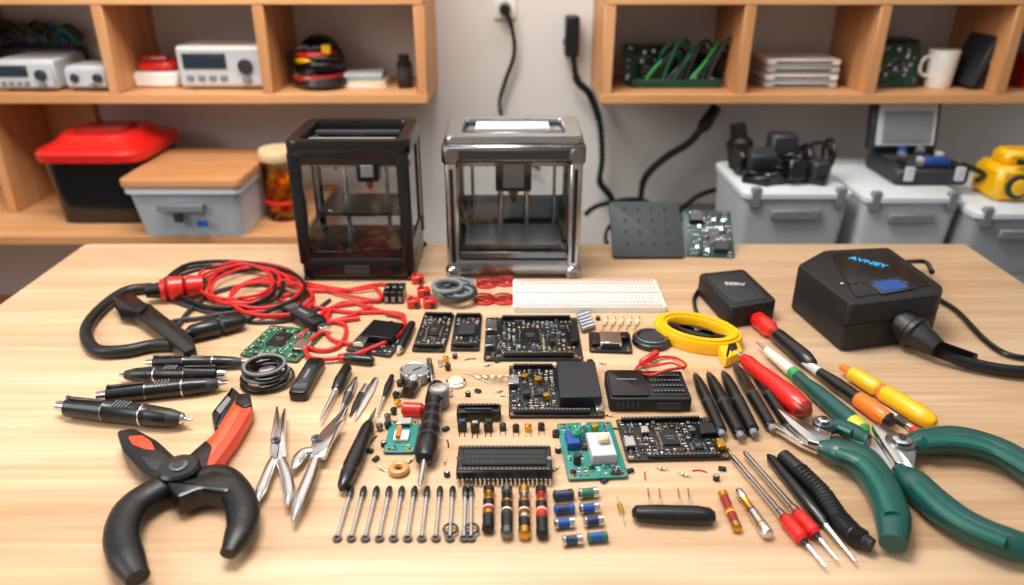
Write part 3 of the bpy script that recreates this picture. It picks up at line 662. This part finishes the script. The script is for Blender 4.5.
# big black instrument
b=B(); b.ppx([(797,264),(824,249),(889,246),(945,286),(940,294),(851,305)],.0,.072,MB,.006,.010)
b.ppx([(830,254),(885,250),(932,285),(856,297)],.072,.0732,BK,.0006,.006)
b.ppx([(866,281),(901,277),(917,288),(882,294)],.0732,.0742,SCR,.0003,.003); b.ppx([(872,282),(898,279),(909,287),(884,291)],.0742,.0745,SCB,0,.001)
c=P(868,262,.0737); b.text('AVNEY',.017,CY,Matrix.Translation(c)@Matrix.Rotation(radians(-42),4,'Z'))
for i in range(4):
    c=P(842+i*7,284-i*0.6,.0737); b.cyl(c,c+Vector((0,0,.0015)),.0022,LG if i==0 else DG,10)
b.ppx([(797,263),(824,248.4),(889,245.4),(945.5,285.5),(940.5,294.5),(851,305.8)],.040,.0415,BK,0,.010,at=.072)
A=P(890,316,.034);C=P(938,349,.020)
b.lathe(A,C,[(0,.018),(.03,.026),(.2,.026),(.22,.022),(.45,.021),(.48,.023),(.56,.023),(.6,.019),(.85,.015),(1,.012)],RB,28)
b.tube([P(934,347,.022),P(955,358,.014),P(985,367,.010),P(1024,372,.010),P(1075,370,.010)],.008,RB,n=12)
for i in range(16):
    t=i/15; q=P(938+34*t,349+12*t,.021-.009*t); q2=P(939.4+34*t,349.6+12*t,.021-.009*t); b.lathe(q,q2,[(0,.009),(.5,.0115),(1,.009)],RB,16)
b.tube([P(905,262,.03),P(925,262,.02),P(932,272,.06)],.004,BK); b.tube(pts([(940,300),(958,312),(985,340),(1010,355),(1050,360)],.005),.004,BK)
b.done('hot_air_station')
# PENS left
def pen(u0,v0,u1,v1,r=7,m=None):
    m=m or BK; b=B()
    A,C,k,rm=lay(b,u0,v0,u1,v1,[(0,1,ST),(.05,2.2,ST),(.07,r*.55,DG),(.16,r*.85,m),(.3,r,m),(.34,r,m),(.345,r*1.05,ST),(.355,r*1.05,ST),(.36,r*.97,m),(.62,r,m),(.625,r*1.04,DS),(.635,r*1.04,m),(.92,r*.9,m),(.93,r*.6,ST),(1,r*.5,ST)])
    d=(C-A); L=d.length; T=Matrix.Translation(A)@Matrix.Rotation(math.atan2(d.y,d.x),4,'Z')
    b.T=T; b.box(L*.77,0,rm*1.02,L*.28,.0035,.0014,DS); b.box(L*.9,0,rm*.7,.004,.0035,rm*.5,DS)
    for i in range(5): b.box(L*.45+i*L*.025,0,rm*.9,.0012,rm*.9,rm*.12,MG)
    b.done('ballpoint_pen')
pen(250,362,146,363,6.5); pen(118,375,226,374,8); pen(228,383,97,396,8.5); pen(192,420,58,406,10.5)
b=B(); c=P(266,382); random.seed(41)
for i in range(8): b.torus((c.x+random.uniform(-.006,.006),c.y+random.uniform(-.005,.005),TZ+.003+.0036*i),.029-.001*i+random.uniform(-.003,.003),.0019,[BK,DG,BK,MG,BK,DG,BK,MG][i])
b.lathe(P(248,372,.012),P(256,358,.012),[(0,.006),(.8,.007),(1,.004)],BK); b.cyl((c.x+.006,c.y-.004,TZ),(c.x+.006,c.y-.004,TZ+.02),.013,DG,20); b.cyl((c.x+.006,c.y-.004,TZ+.02),(c.x+.006,c.y-.004,TZ+.022),.010,ST,20); b.done('coiled_earphones')
b=B(); b.ppx([(211,412),(232,386),(240,392),(226,422),(214,428)],0,.012,BK,.003,.004); b.ppx([(216,410),(228,396),(231,399),(220,414)],.012,.0128,MG); b.done('wire_stripper_clip')
# -------- big pliers red/black
def sweep(b,l,rs,m,h,sq=.75,n=14):
    k=sc(l[len(l)//2][0],l[len(l)//2][1]); b.tube(pts(l,h),[r/k for r in rs],m,n=n,sub=7,sq=sq)
b=B()
b.ppx([(172,470),(192,452),(214,432),(236,397),(250,394),(252,408),(238,432),(212,468),(196,482)],.006,.022,OR,.003,.005)
b.ppx([(192,460),(214,441),(232,412),(240,406),(240,412),(228,433),(208,460)],.022,.0228,M('grip_vermilion','#f0603c',.4),.0003,.003)
b.ppx([(174,468),(190,454),(206,440),(212,446),(204,470),(190,480)],.0228,.0245,BK,.0006,.003)
b.ppx([(238,393),(250,393),(252,404),(244,407),(234,402)],.005,.0245,BK,.002,.003)
b.ppx([(116,430),(134,427),(158,440),(182,462),(192,482),(170,488),(140,470),(122,450)],.006,.024,BK,.003,.006)
b.ppx([(128,436),(142,435),(151,441),(155,450),(145,449),(132,444)],.024,.0250,OR,.0003,.003)
b.ppx([(140,456),(160,458),(176,470),(170,478),(150,468)],.024,.0250,DG,.0003,.003)
p=P(180,472,.024); b.cyl((p.x,p.y,TZ+.004),(p.x,p.y,TZ+.032),.02,BK,28); b.cyl((p.x,p.y,TZ+.032),(p.x,p.y,TZ+.0335),.009,DS,24); b.cyl((p.x,p.y,TZ+.0335),(p.x,p.y,TZ+.0345),.005,DG,6)
b.ppx([(165,480),(190,478),(215,468),(240,476),(228,492),(200,488),(176,498)],.004,.028,BK,.004,.006)
sweep(b,[(178,480),(154,492),(132,508),(122,532),(126,556),(138,578)],[15,16,17,17,16,11],RB,.016)
sweep(b,[(196,478),(220,478),(236,492),(243,512),(240,532),(228,554)],[13,16,16,16,14,8],RB,.016)
b.done('lineman_pliers')
def nippers(name,tip1,tip2,piv,h1,h2,r,m,jm=ST):
    b=B(); k=sc(*piv)
    def blade(tip,w):
        tx,ty=tip; px,py=piv; dx,dy=px-tx,py-ty; L=sqrt(dx*dx+dy*dy); nx,ny=-dy/L,dx/L
        return [(tx-nx*1,ty-ny*1),(tx+nx*1.2,ty+ny*1.2),(tx+dx*.6+nx*w*.8,ty+dy*.6+ny*w*.8),(px+nx*w,py+ny*w),(px+dx/L*w,py+dy/L*w),(px-nx*w,py-ny*w),(tx+dx*.6-nx*w*.5,ty+dy*.6-ny*w*.5)]
    w=r*1.55
    b.ppx(blade(tip1,w),.004,.0095,jm,.0012,.001); b.ppx(blade(tip2,w),.0097,.015,jm,.0012,.001)
    p=P(piv[0],piv[1]); b.cyl((p.x,p.y,TZ+.002),(p.x,p.y,TZ+.0175),w*.55/k,DS,18); b.cyl((p.x,p.y,TZ+.0175),(p.x,p.y,TZ+.0185),w*.25/k,DG,8)
    for hl,z in ((h1,.009),(h2,.011)):
        b.tube(pts([piv]+hl,[z]*(len(hl)+1)),[r*.8/k]+[r/k]*(len(hl)-1)+[r*.35/k],m,n=12,sq=.7)
    b.done(name)
nippers('precision_scissors',(277,406),(285,408),(278,452),[(270,468),(262,488),(256,503)],[(285,470),(289,490),(287,505)],5.5,ST)
nippers('needle_nose_pliers',(347,406),(343,420),(318,450),[(304,453),(298,460),(293,470)],[(310,475),(300,500),(293,521)],6,ST)
def tool(name,u0,v0,u1,v1,prof,n=20,sq=1):
    b=B(); lay(b,u0,v0,u1,v1,prof,n,sq); b.done(name)
tool('craft_knife',376,408,342,489,[(0,.6,ST),(.12,2.5,ST),(.2,3,ST),(.22,5,BK),(.3,7,BK),(.75,8.5,BK),(.8,7,DG),(.83,8,BK),(.97,5.5,BK),(1,3,BK)])
tool('precision_screwdriver',348,366,320,421,[(0,3,BK),(.05,5.5,BK),(.3,6.5,BK),(.45,5,BK),(.48,3,ST),(.6,2.4,ST),(.9,1.8,ST),(1,.8,ST)])
tool('precision_screwdriver',356,378,340,412,[(0,2,ST),(.3,4,ST),(.5,4.5,DS),(.8,2,ST),(1,1,ST)])
tool('tweezers',376,378,355,420,[(0,3,ST),(.3,5,ST),(.7,3.5,ST),(1,1,ST)],8,.4)
tool('tweezers',366,384,350,416,[(0,2,ST),(.3,3.5,BK),(.7,3,BK),(1,.8,ST)],8,.5)
tool('precision_screwdriver',392,376,378,414,[(0,2.5,BK),(.3,4,BK),(.6,2,ST),(1,1,ST)])
tool('ratchet_screwdriver',437,386,420,485,[(0,8,BK),(.04,9.5,BK),(.2,10,BK),(.26,8,DG),(.3,10,BK),(.36,8.5,DG),(.4,10.5,BK),(.46,9,DG),(.5,10.5,BK),(.56,9,DG),(.6,11.5,BK),(.72,11,BK),(.78,8,BK),(.8,3,ST),(.97,2.6,ST),(1,1.5,DS)],14)
b=B(); p=P(415,373,.01); b.cyl((p.x,p.y,TZ),(p.x,p.y,TZ+.014),.019,DS,28); b.cyl((p.x,p.y,TZ+.014),(p.x,p.y,TZ+.0148),.015,MG,24); b.torus((p.x,p.y,TZ+.014),.017,.0022,ST); b.box(p.x+.003,p.y+.002,TZ+.0148,.014,.0015,.0008,BK,rz=.7)
b.lathe((p.x,p.y-.016,TZ+.009),(p.x-.003,p.y-.043,TZ+.009),[(0,.010,ST),(.4,.010,DS),(.45,.009,BK),(1,.008,BK)],None,12); b.done('pressure_gauge')
tool('metal_stylus',429,360,432,382,[(0,3,ST),(.3,3.5,DS),(.8,3,ST),(1,1,ST)])
b=B(); p=P(456,384); b.cyl((p.x,p.y,TZ),(p.x,p.y,TZ+.005),.0125,ST,28); b.cyl((p.x,p.y,TZ+.005),(p.x,p.y,TZ+.0062),.0095,CR,24); b.done('coin_cell_battery')
b=B()
for i in range(5): b.lathe(P(466+i*9,372+i*1.5,.002),P(490+i*6,383-i*2,.002+.003*i),[(0,.0007,ST),(.4,.0007,ST),(.41,.0022,CR),(.6,.0022,CR),(.61,.0007,ST),(1,.0007,ST)],None,8)
b.done('axial_resistors')
b=B()
for i,(u,v) in enumerate(((388,420),(396,398),(398,406),(394,414),(400,386),(441,366),(448,370),(402,396),(380,430),(388,428),(450,396),(446,362))):
    p=P(u,v); b.lathe((p.x,p.y,TZ),(p.x,p.y,TZ+.009),[(0,.003),(.6,.0042),(.8,.004),(1,.002)],[DS,BK,BR,BK,DG,ST,BK,MG,DS,BK,ST,BR][i],12)
b.done('loose_fasteners')
# loose pins, chips and wire bits between boards
random.seed(77); b=B()
for (u,v,kk) in ((382,470,0),(376,460,1),(384,446,2),(410,462,0),(408,448,3),(446,430,1),(448,444,3),(445,462,0),(447,476,2),(506,398,3),(500,392,0),(478,392,1),(468,396,2),(488,366,0),(497,362,1),(470,360,3),(455,358,2),(440,352,0),(590,362,1),(602,364,0),(598,320,2),(608,340,3),(612,408,1),(608,416,0),(614,430,3),(555,470,0),(558,452,2),(630,472,1),(645,476,3),(662,470,0),(612,470,2),(604,482,1),(726,448,0),(722,470,1),(716,480,2),(700,472,3),(684,476,0),(395,440,0),(374,440,3),(370,452,1)):
    p=P(u,v); a=random.random()*3.14
    if kk==0:
        dx,dy=cos(a)*.007,sin(a)*.007; b.lathe((p.x-dx,p.y-dy,TZ+.0018),(p.x+dx,p.y+dy,TZ+.0018),[(0,.0005,ST),(.28,.0005,ST),(.29,.0017,CR),(.45,.0016,BRN),(.55,.0016,CR),(.71,.0017,CR),(.72,.0005,ST),(1,.0005,ST)],None,8)
    elif kk==1:
        b.box(p.x,p.y,TZ+.0008,.008,.005,.0025,BK,rz=a,ch=.0004)
        for j in (-1,0,1): b.box(p.x+cos(a)*j*.0025,p.y+sin(a)*j*.0025,TZ,.001,.009,.001,ST,rz=a,ch=.0002)
    elif kk==2:
        b.cyl((p.x,p.y,TZ),(p.x,p.y,TZ+.006),.0034,random.choice([DG,BK,DS]),12); b.cyl((p.x,p.y,TZ+.006),(p.x,p.y,TZ+.0064),.0026,ST,12)
    else:
        b.tube([(p.x-.007*cos(a),p.y-.007*sin(a),TZ+.0008),(p.x,p.y+.002,TZ+.0008),(p.x+.008*cos(a),p.y+.006*sin(a),TZ+.0008)],.0008,random.choice([WIR,ST,BK]),n=6)
b.done('loose_components')
b=B(); p=P(440,406)
b.lathe((p.x,p.y,TZ),(p.x,p.y,TZ+.026),[(0,.0105),(.06,.0115),(.12,.0105),(.18,.0115),(.94,.0115),(1,.0105)],MG,26); b.cyl((p.x,p.y,TZ+.026),(p.x,p.y,TZ+.0266),.009,ST,20); b.done('electrolytic_capacitor')
b=B(); lay(b,402,409,426,410,[(0,5,RD),(.08,7,RD),(.8,7,RD),(.82,6,DR),(1,4,DR)]); b.done('wire_nut')
cx,cy,w,d=foot(457,404,501,422,.014); b=B(); b.T=Matrix.Translation((cx,cy,TZ)); b.box(0,0,0,w,d,.014,BK,ch=.001); header(b,0,d*.2,.014,w*.9,1,.003); b.box(0,-d*.25,.014,w*.6,d*.2,.002,DG); b.done('pin_header_socket')
pcb('single_board_computer',509,366,600,419,PK,17,[('blk',.52,.05,.44,.72,.014,M('heatsink_dark','#222428',.45)),('hx',-.45,.88,.45,1,.006),('hx',-.1,-.9,.8,1,.006),('usb',-.9,.2,.12,.18,.008),('cap',-.35,.25,.09,0,.008,BR),('cap',-.62,-.3,.08,0,.008,DG),('cap',-.2,-.4,.07,0,.008,BR),('chip',-.3,-.1,.16,.2),('cap',-.65,.4,.08,0,.007,BR),('blk',.9,-.7,.08,.2,.006,ST)],dens=.95)
b=B(); cx,cy,w,d=foot(607,372,686,412,.016); b.T=Matrix.Translation((cx,cy,TZ))
b.prism(rr(w,d,.004),0,.018,MB,.0015); b.prism(rr(w*.46,d*.88,.003,-w*.25,0),.0178,.0215,BK,.0008); b.prism(rr(w*.46,d*.8,.002,w*.24,0),.0178,.019,PK,.0003)
for r in range(4): header(b,w*.24,-d*.27+r*d*.18,.0188,w*.40,1,.0016)
for i in range(5): b.box(-w*.4+i*w*.06,-d/2-.0005,.006,w*.03,.002,.007,DG)
b.box(w*.22,-d/2-.0006,.004,w*.3,.002,.009,DG); b.box(-w*.25,d*.1,.0215,w*.25,.002,.0002,MG,ch=.00005)
b.done('relay_control_module')
# long DIP chip with pins
b=B(); cx,cy,w,d=foot(456,442,553,488,.016); b.T=Matrix.Translation((cx,cy,TZ))
b.box(0,0,.0045,w*.97,d*.80,.0115,BK,ch=.0012); b.box(0,d*.01,.016,w*.86,d*.46,.0016,MB,ch=.0005)
for j in range(3): b.box(0,-d*.14+j*d*.14,.0174,w*.8,d*.05,.0005,DG,ch=.0001)
for i in range(17): b.box(-w*.40+i*w*.05,0,.0174,w*.008,d*.4,.0007,BK,ch=.0001)
for s in (-1,1): header(b,0,s*d*.335,.0155,w*.92,1,.0016)
b.cyl((-w*.465,0,.016),(-w*.465,0,.0166),.003,DG,14); b.cyl((w*.465,0,.016),(w*.465,0,.0166),.003,MG,14)
n=22
for i in range(n):
    x=-w*.46+i*w*.92/(n-1)
    for s in (-1,1):
        b.box(x,s*(d*.40+.0016),.0085,.0020,.0044,.0012,ST,ch=.0002); b.box(x,s*(d*.40+.0034),.0,.0018,.0012,.0095,ST,ch=.0002)
b.done('dip_chip')
b=pcb('x',562,423,620,481,PT,20,[('blk',.3,-.15,.42,.42,.012,LG),('blk',-.6,.2,.22,.25,.01,BL),('cap',.3,.65,.13,0,.008,BR),('cap',-.6,-.5,.13,0,.012,DG),('cap',-.1,.7,.12,0,.009,ST),('chip',-.15,.1,.2,.16)],rot=4,fin=False,dens=.95); b.box(.012,-.004,.016,.012,.012,.008,CR,ch=.002); b.lathe((-.014,.014,.004),(-.014,.014,.02),[(0,.006),(.8,.006),(1,.003)],M('green_pot','#2e8f6d',.3)); b.done('wifi_relay_module')
pcb('motor_driver_board',621,419,722,462,PK,21,[('chip',-.05,-.05,.17,.36),('hx',-.1,.88,.8,1,.005),('usb',-.88,-.35,.1,.22,.007),('cap',.42,.1,.07,0,.009,DS),('blk',.75,.25,.16,.26,.006),('hx',.1,-.9,.7,1,.004),('chip',.45,-.45,.1,.18),('usb',-.5,.3,.08,.16,.005),('blk',.88,-.5,.08,.2,.007,BR)],rot=2,dens=1)
b=pcb('x',387,421,417,455,PT,22,[('usb',.0,.75,.5,.2,.005),('blk',0,-.1,.5,.3,.004,WH)],fin=False); b.box(-.003,-.002,.009,.005,.02,.004,ORG); b.done('humidity_sensor')
b=B(); p=P(399,472); b.torus((p.x,p.y,TZ+.004),.0075,.0038,M('tan_ring','#c9955c',.4)); b.done('rubber_washer')
b=B(); random.seed(51)
for i in range(7):
    u=463+i*13+random.uniform(-1,1); v=430+random.uniform(-2,2); p=P(u,v)
    if i<3: b.box(p.x,p.y,TZ+.001,.010,.010,.012,BK,ch=.001); b.box(p.x,p.y-.002,TZ+.012,.006,.003,.003,[BL,ST,DG][i])
    else: b.lathe((p.x,p.y,TZ),(p.x,p.y,TZ+.009),[(0,.004),(.8,.004),(1,.002)],[DG,BK,BR,BK][i-3],12)
    for s in (-1,1): b.box(p.x+s*.003,p.y-.009,TZ,.001,.010,.001,ST)
b.done('loose_transistors')
b=B(); p=P(556,436); b.box(p.x,p.y,TZ,.008,.008,.006,DG); b.cyl((p.x,p.y,TZ+.006),(p.x,p.y,TZ+.008),.0024,BK,12)
b.done('tactile_button')
for i in range(11):
    u=352+i*12.6 if i<10 else 471; ub=u-15+i*1.5
    b=B(); A,C,k,rm=lay(b,u,487,ub,537,[(0,2.2,DG),(.05,3.4,BK),(.16,3.4,DS),(.24,2.2,ST),(.85,2,ST),(1,2.4,DS)],10)
    q=C; b.torus((q.x,q.y,TZ+.002),.0032,.0014,DS,n=16,k=6)
    if i in (8,10): b.torus((q.x,q.y+.010,TZ+.004),.0065,.0013,DG,n=16,k=6)
    b.done('driver_bit')
cols=[[BR,DR,BK],[BK,DG,DS],[ST,BRN,BR],[DR,RD,BK]]
for i,(u,c) in enumerate(zip((489,507,524,541),cols)):
    tool('tube_capacitor',u,487,u-1+i*.8,537-(i==0)*6,[(0,3,c[2]),(.04,5.8,c[2]),(.14,5.8,c[2]),(.15,5,c[0]),(.3,5.5,c[1]),(.32,6,BR),(.36,6,BK),(.48,5.6,c[1]),(.5,5.8,CR),(.53,5.8,c[1]),(.62,6,c[0]),(.68,6,BK),(.85,5.4,c[2]),(.86,6,c[2]),(.97,6,c[2]),(1,3.5,c[2])],20)
for i,(u,v,c1,c2) in enumerate(((553,495,NV,DG),(578,493,M('cap_green','#2c6b55',.35,coat=.3),ST),(554,509,NV,BL),(579,508,BL,ST),(554,523,BL,ST),(583,521,NV,ST),(562,540,NV,ST),(587,537,BL,M('cap_green','#2c6b55')))):
    tool('film_capacitor',u,v+1,u+21,v-1,[(0,2.5,c2),(.06,5.4,c2),(.16,5.4,c2),(.17,4.8,c1),(.7,5,c1),(.71,5.4,c2),(.94,5.4,c2),(1,2.5,c2)],16)
tool('diode_component',617,496,625,524,[(0,.7,ST),(.3,.7,ST),(.31,2.6,BR),(.6,2.6,CR),(.61,.7,ST),(1,.7,ST)],12)
b=B(); lay(b,632,513,715,516,[(0,4,BK),(.05,9,BK),(.3,10.5,BK),(.8,11,BK),(.95,9,BK),(1,5,BK)],20,.75)
for u in (650,661,680,690): b.tube([P(u,507,.010),P(u-1,498,.010),P(u-2,489,.006)],.001,ST,n=6)
b.done('transformer_component')
tool('glass_fuse',722,492,738,530,[(0,3,BR),(.04,5,BR),(.15,5,BR),(.16,4.5,DR),(.5,4.8,RD),(.55,5,YE),(.6,4.8,DR),(.85,4.6,BR),(.97,5,BR),(1,3,BR)],16)
tool('glass_fuse',738,490,769,536,[(0,3,ST),(.04,4.6,ST),(.18,4.6,ST),(.2,3.8,BR),(.45,4.4,DS),(.5,5,ST),(.75,5.4,BR),(.8,6,ST),(.96,6,ST),(1,4,ST)],16)
for a in ((694,372,723,436,6),(707,371,742,438,6.5),(722,370,755,435,6.5),(733,362,774,431,6),(749,364,790,428,5.5)):
    tool('technical_pen',a[0],a[1],a[2],a[3],[(0,.8,ST),(.04,1.6,ST),(.06,a[4]*.5,DG),(.15,a[4]*.8,BK),(.3,a[4],BK),(.5,a[4],BK),(.505,a[4]*1.08,DG),(.54,a[4]*1.08,BK),(.93,a[4]*.95,BK),(.95,a[4]*.6,MG),(1,a[4]*.5,MG)])
tool('phase_tester',755,317,829,378,[(0,5,RD),(.04,8.5,RD),(.22,9,RD),(.28,6,DR),(.34,7.5,BK),(.7,8,BK),(.8,5.5,BK),(.83,2.2,ST),(1,1.4,ST)])
tool('stubby_screwdriver',730,347,808,413,[(0,1.8,ST),(.18,2,ST),(.19,5,RD),(.26,7.5,RD),(.4,7.5,RD),(.5,9,RD),(.8,11,RD),(.95,9.5,DR),(1,5,DR)],16)
tool('insulated_screwdriver',757,342,866,434,[(0,1.5,ST),(.1,2.2,ST),(.11,4.5,CLR),(.35,6,CLR),(.36,5,GL),(.42,6.5,GN),(.5,6,GN),(.6,8,GN),(.85,9,GN),(.9,9,YG),(.97,8,GL),(1,4,GL)],14)
tool('insulated_screwdriver',790,352,893,423,[(0,1.5,ST),(.15,2,ST),(.16,4,LG),(.3,5,LG),(.32,5,BK),(.5,7,BK),(.68,7,DG),(.7,8,ORG),(.88,8.5,ORG),(.96,7.5,BK),(1,4,BK)],14)
tool('insulated_screwdriver',840,366,935,424,[(0,1.6,ORG),(.03,3.6,ORG),(.12,4.5,ORG),(.14,7.5,YE),(.4,8.5,YE),(.44,6.5,ORG),(.5,8.8,YE),(.85,9.5,YE),(.96,8,YE),(1,4,YE)],14)
tool('precision_screwdriver',872,402,923,436,[(0,2,ST),(.2,4,LG),(.5,4,DG),(.7,2.6,ST),(.8,4,RD),(1,2.5,RD)],14)
for (a,c) in (((731,455),(826,567)),((744,452),(838,560))):
    tool('soldering_probe',a[0],a[1],c[0],c[1],[(0,1.5,ST),(.03,3,ST),(.55,3.6,DS),(.56,4.5,ST),(.6,5,DR),(.63,7,RD),(.78,7,RD),(.8,4,BK),(.84,2,ST),(1,1,ST)],14)
tool('soldering_probe',768,455,856,562,[(0,2,BK),(.05,5.5,BK),(.4,6.5,BK),(.66,6,BK),(.7,3,ST),(1,1.2,ST)],14)
b=B(); k=sc(830,500); L=[(783,456),(800,472),(822,494),(838,518),(853,534),(872,546)]; b.tube(pts(L,.0095),[8/k,9/k,9.5/k,9/k,9/k,7/k],RB,n=14)
for i in range(26):
    t=i/26*3.6+1.0; j=int(t); f=t-j; q=[L[j][n]*(1-f)+L[j+1][n]*f for n in (0,1)] if j<5 else L[5]
    A=P(q[0],q[1],.0095); dd=(P(*L[min(j+1,5)])-P(*L[j])).normalized(); b.lathe(A-dd*.0015,A+dd*.0015,[(0,9.2/k),(.5,10.2/k),(1,9.2/k)],RB,14)
b.done('flexible_cable_grip')
def gpliers(name,jaw1,jaw2,piv,hs,pr):
    b=B(); b.ppx(jaw1,.006,.013,ST,.0015,.002); b.ppx(jaw2,.0135,.021,ST,.0015,.002)
    p=P(*piv); b.cyl((p.x,p.y,TZ+.003),(p.x,p.y,TZ+.023),pr,DS,26); b.cyl((p.x,p.y,TZ+.023),(p.x,p.y,TZ+.026),pr*.6,ST,20); b.cyl((p.x,p.y,TZ+.026),(p.x,p.y,TZ+.027),pr*.25,DG,6)
    for l,rs in hs:
        k=sc(*l[len(l)//2]); b.tube(pts(l,.016),[r/k for r in rs],GN,n=16,sub=8,sq=.8)
        b.tube(pts(l[1:-1],.016+.55*max(rs)/k),[r*.45/k for r in rs[1:-1]],M('grip_inlay','#0b5c52',.4),n=10,sub=8,sq=.6)
    b.done(name)
gpliers('diagonal_cutting_pliers',[(771,424),(776,422),(800,430),(826,432),(834,446),(818,450),(800,442)],[(777,408),(782,409),(806,422),(832,432),(828,446),(808,440),(790,424)],(820,438),
 [([(818,447),(838,452),(862,462),(880,485),(892,515),(893,544)],[8,16,19,17,16,12]),([(826,430),(838,426),(852,432),(868,440)],[6,9,10,7])],.011)
gpliers('combination_pliers',[(846,436),(856,432),(884,438),(906,452),(912,470),(892,474),(866,460)],[(872,424),(882,423),(902,434),(918,446),(914,468),(896,462),(884,444)],(897,458),
 [([(906,448),(925,442),(958,441),(995,450),(1030,470),(1050,490)],[8,15,17,16,16,12]),([(898,468),(915,484),(938,506),(968,526),(1005,542),(1045,552)],[8,17,18,17,17,13])],.016)
# ================= LIGHT / CAMERA =================
sc_=bpy.context.scene
w=bpy.data.worlds.new('room_ambient'); sc_.world=w; w.use_nodes=True; w.node_tree.nodes['Background'].inputs[0].default_value=(1,.98,.95,1); w.node_tree.nodes['Background'].inputs[1].default_value=.33
def area(n,loc,rot,sx,sy,e,col=(1,1,1)):
    l=bpy.data.lights.new(n,'AREA'); l.shape='RECTANGLE'; l.size=sx; l.size_y=sy; l.energy=e; l.color=col
    o=bpy.data.objects.new(n,l); o.location=loc; o.rotation_euler=[radians(a) for a in rot]; sc_.collection.objects.link(o)
area('ceiling_softbox',(-.35,.85,2.25),(0,0,0),.8,.5,28,(1,.945,.87))
area('window_light',(-1.9,.0,2.1),(58,0,-62),1.2,1.2,24,(1,.98,.95))
area('added_wall_fill',(0,1.2,2.5),(38,0,0),2.6,.3,21,(1,.96,.92))  # added lamp with no fixture, brightens the back wall
cam=bpy.data.cameras.new('camera'); cam.lens=FL/1024*36; cam.sensor_width=36; co=bpy.data.objects.new('camera',cam); co.location=(0,0,CZ); co.rotation_euler=(pi/2-TH,0,0); sc_.collection.objects.link(co); sc_.camera=co
cam.dof.use_dof=True; cam.dof.focus_distance=.86; cam.dof.aperture_fstop=2.9; cam.clip_start=.01
sc_.view_settings.view_transform='Standard'
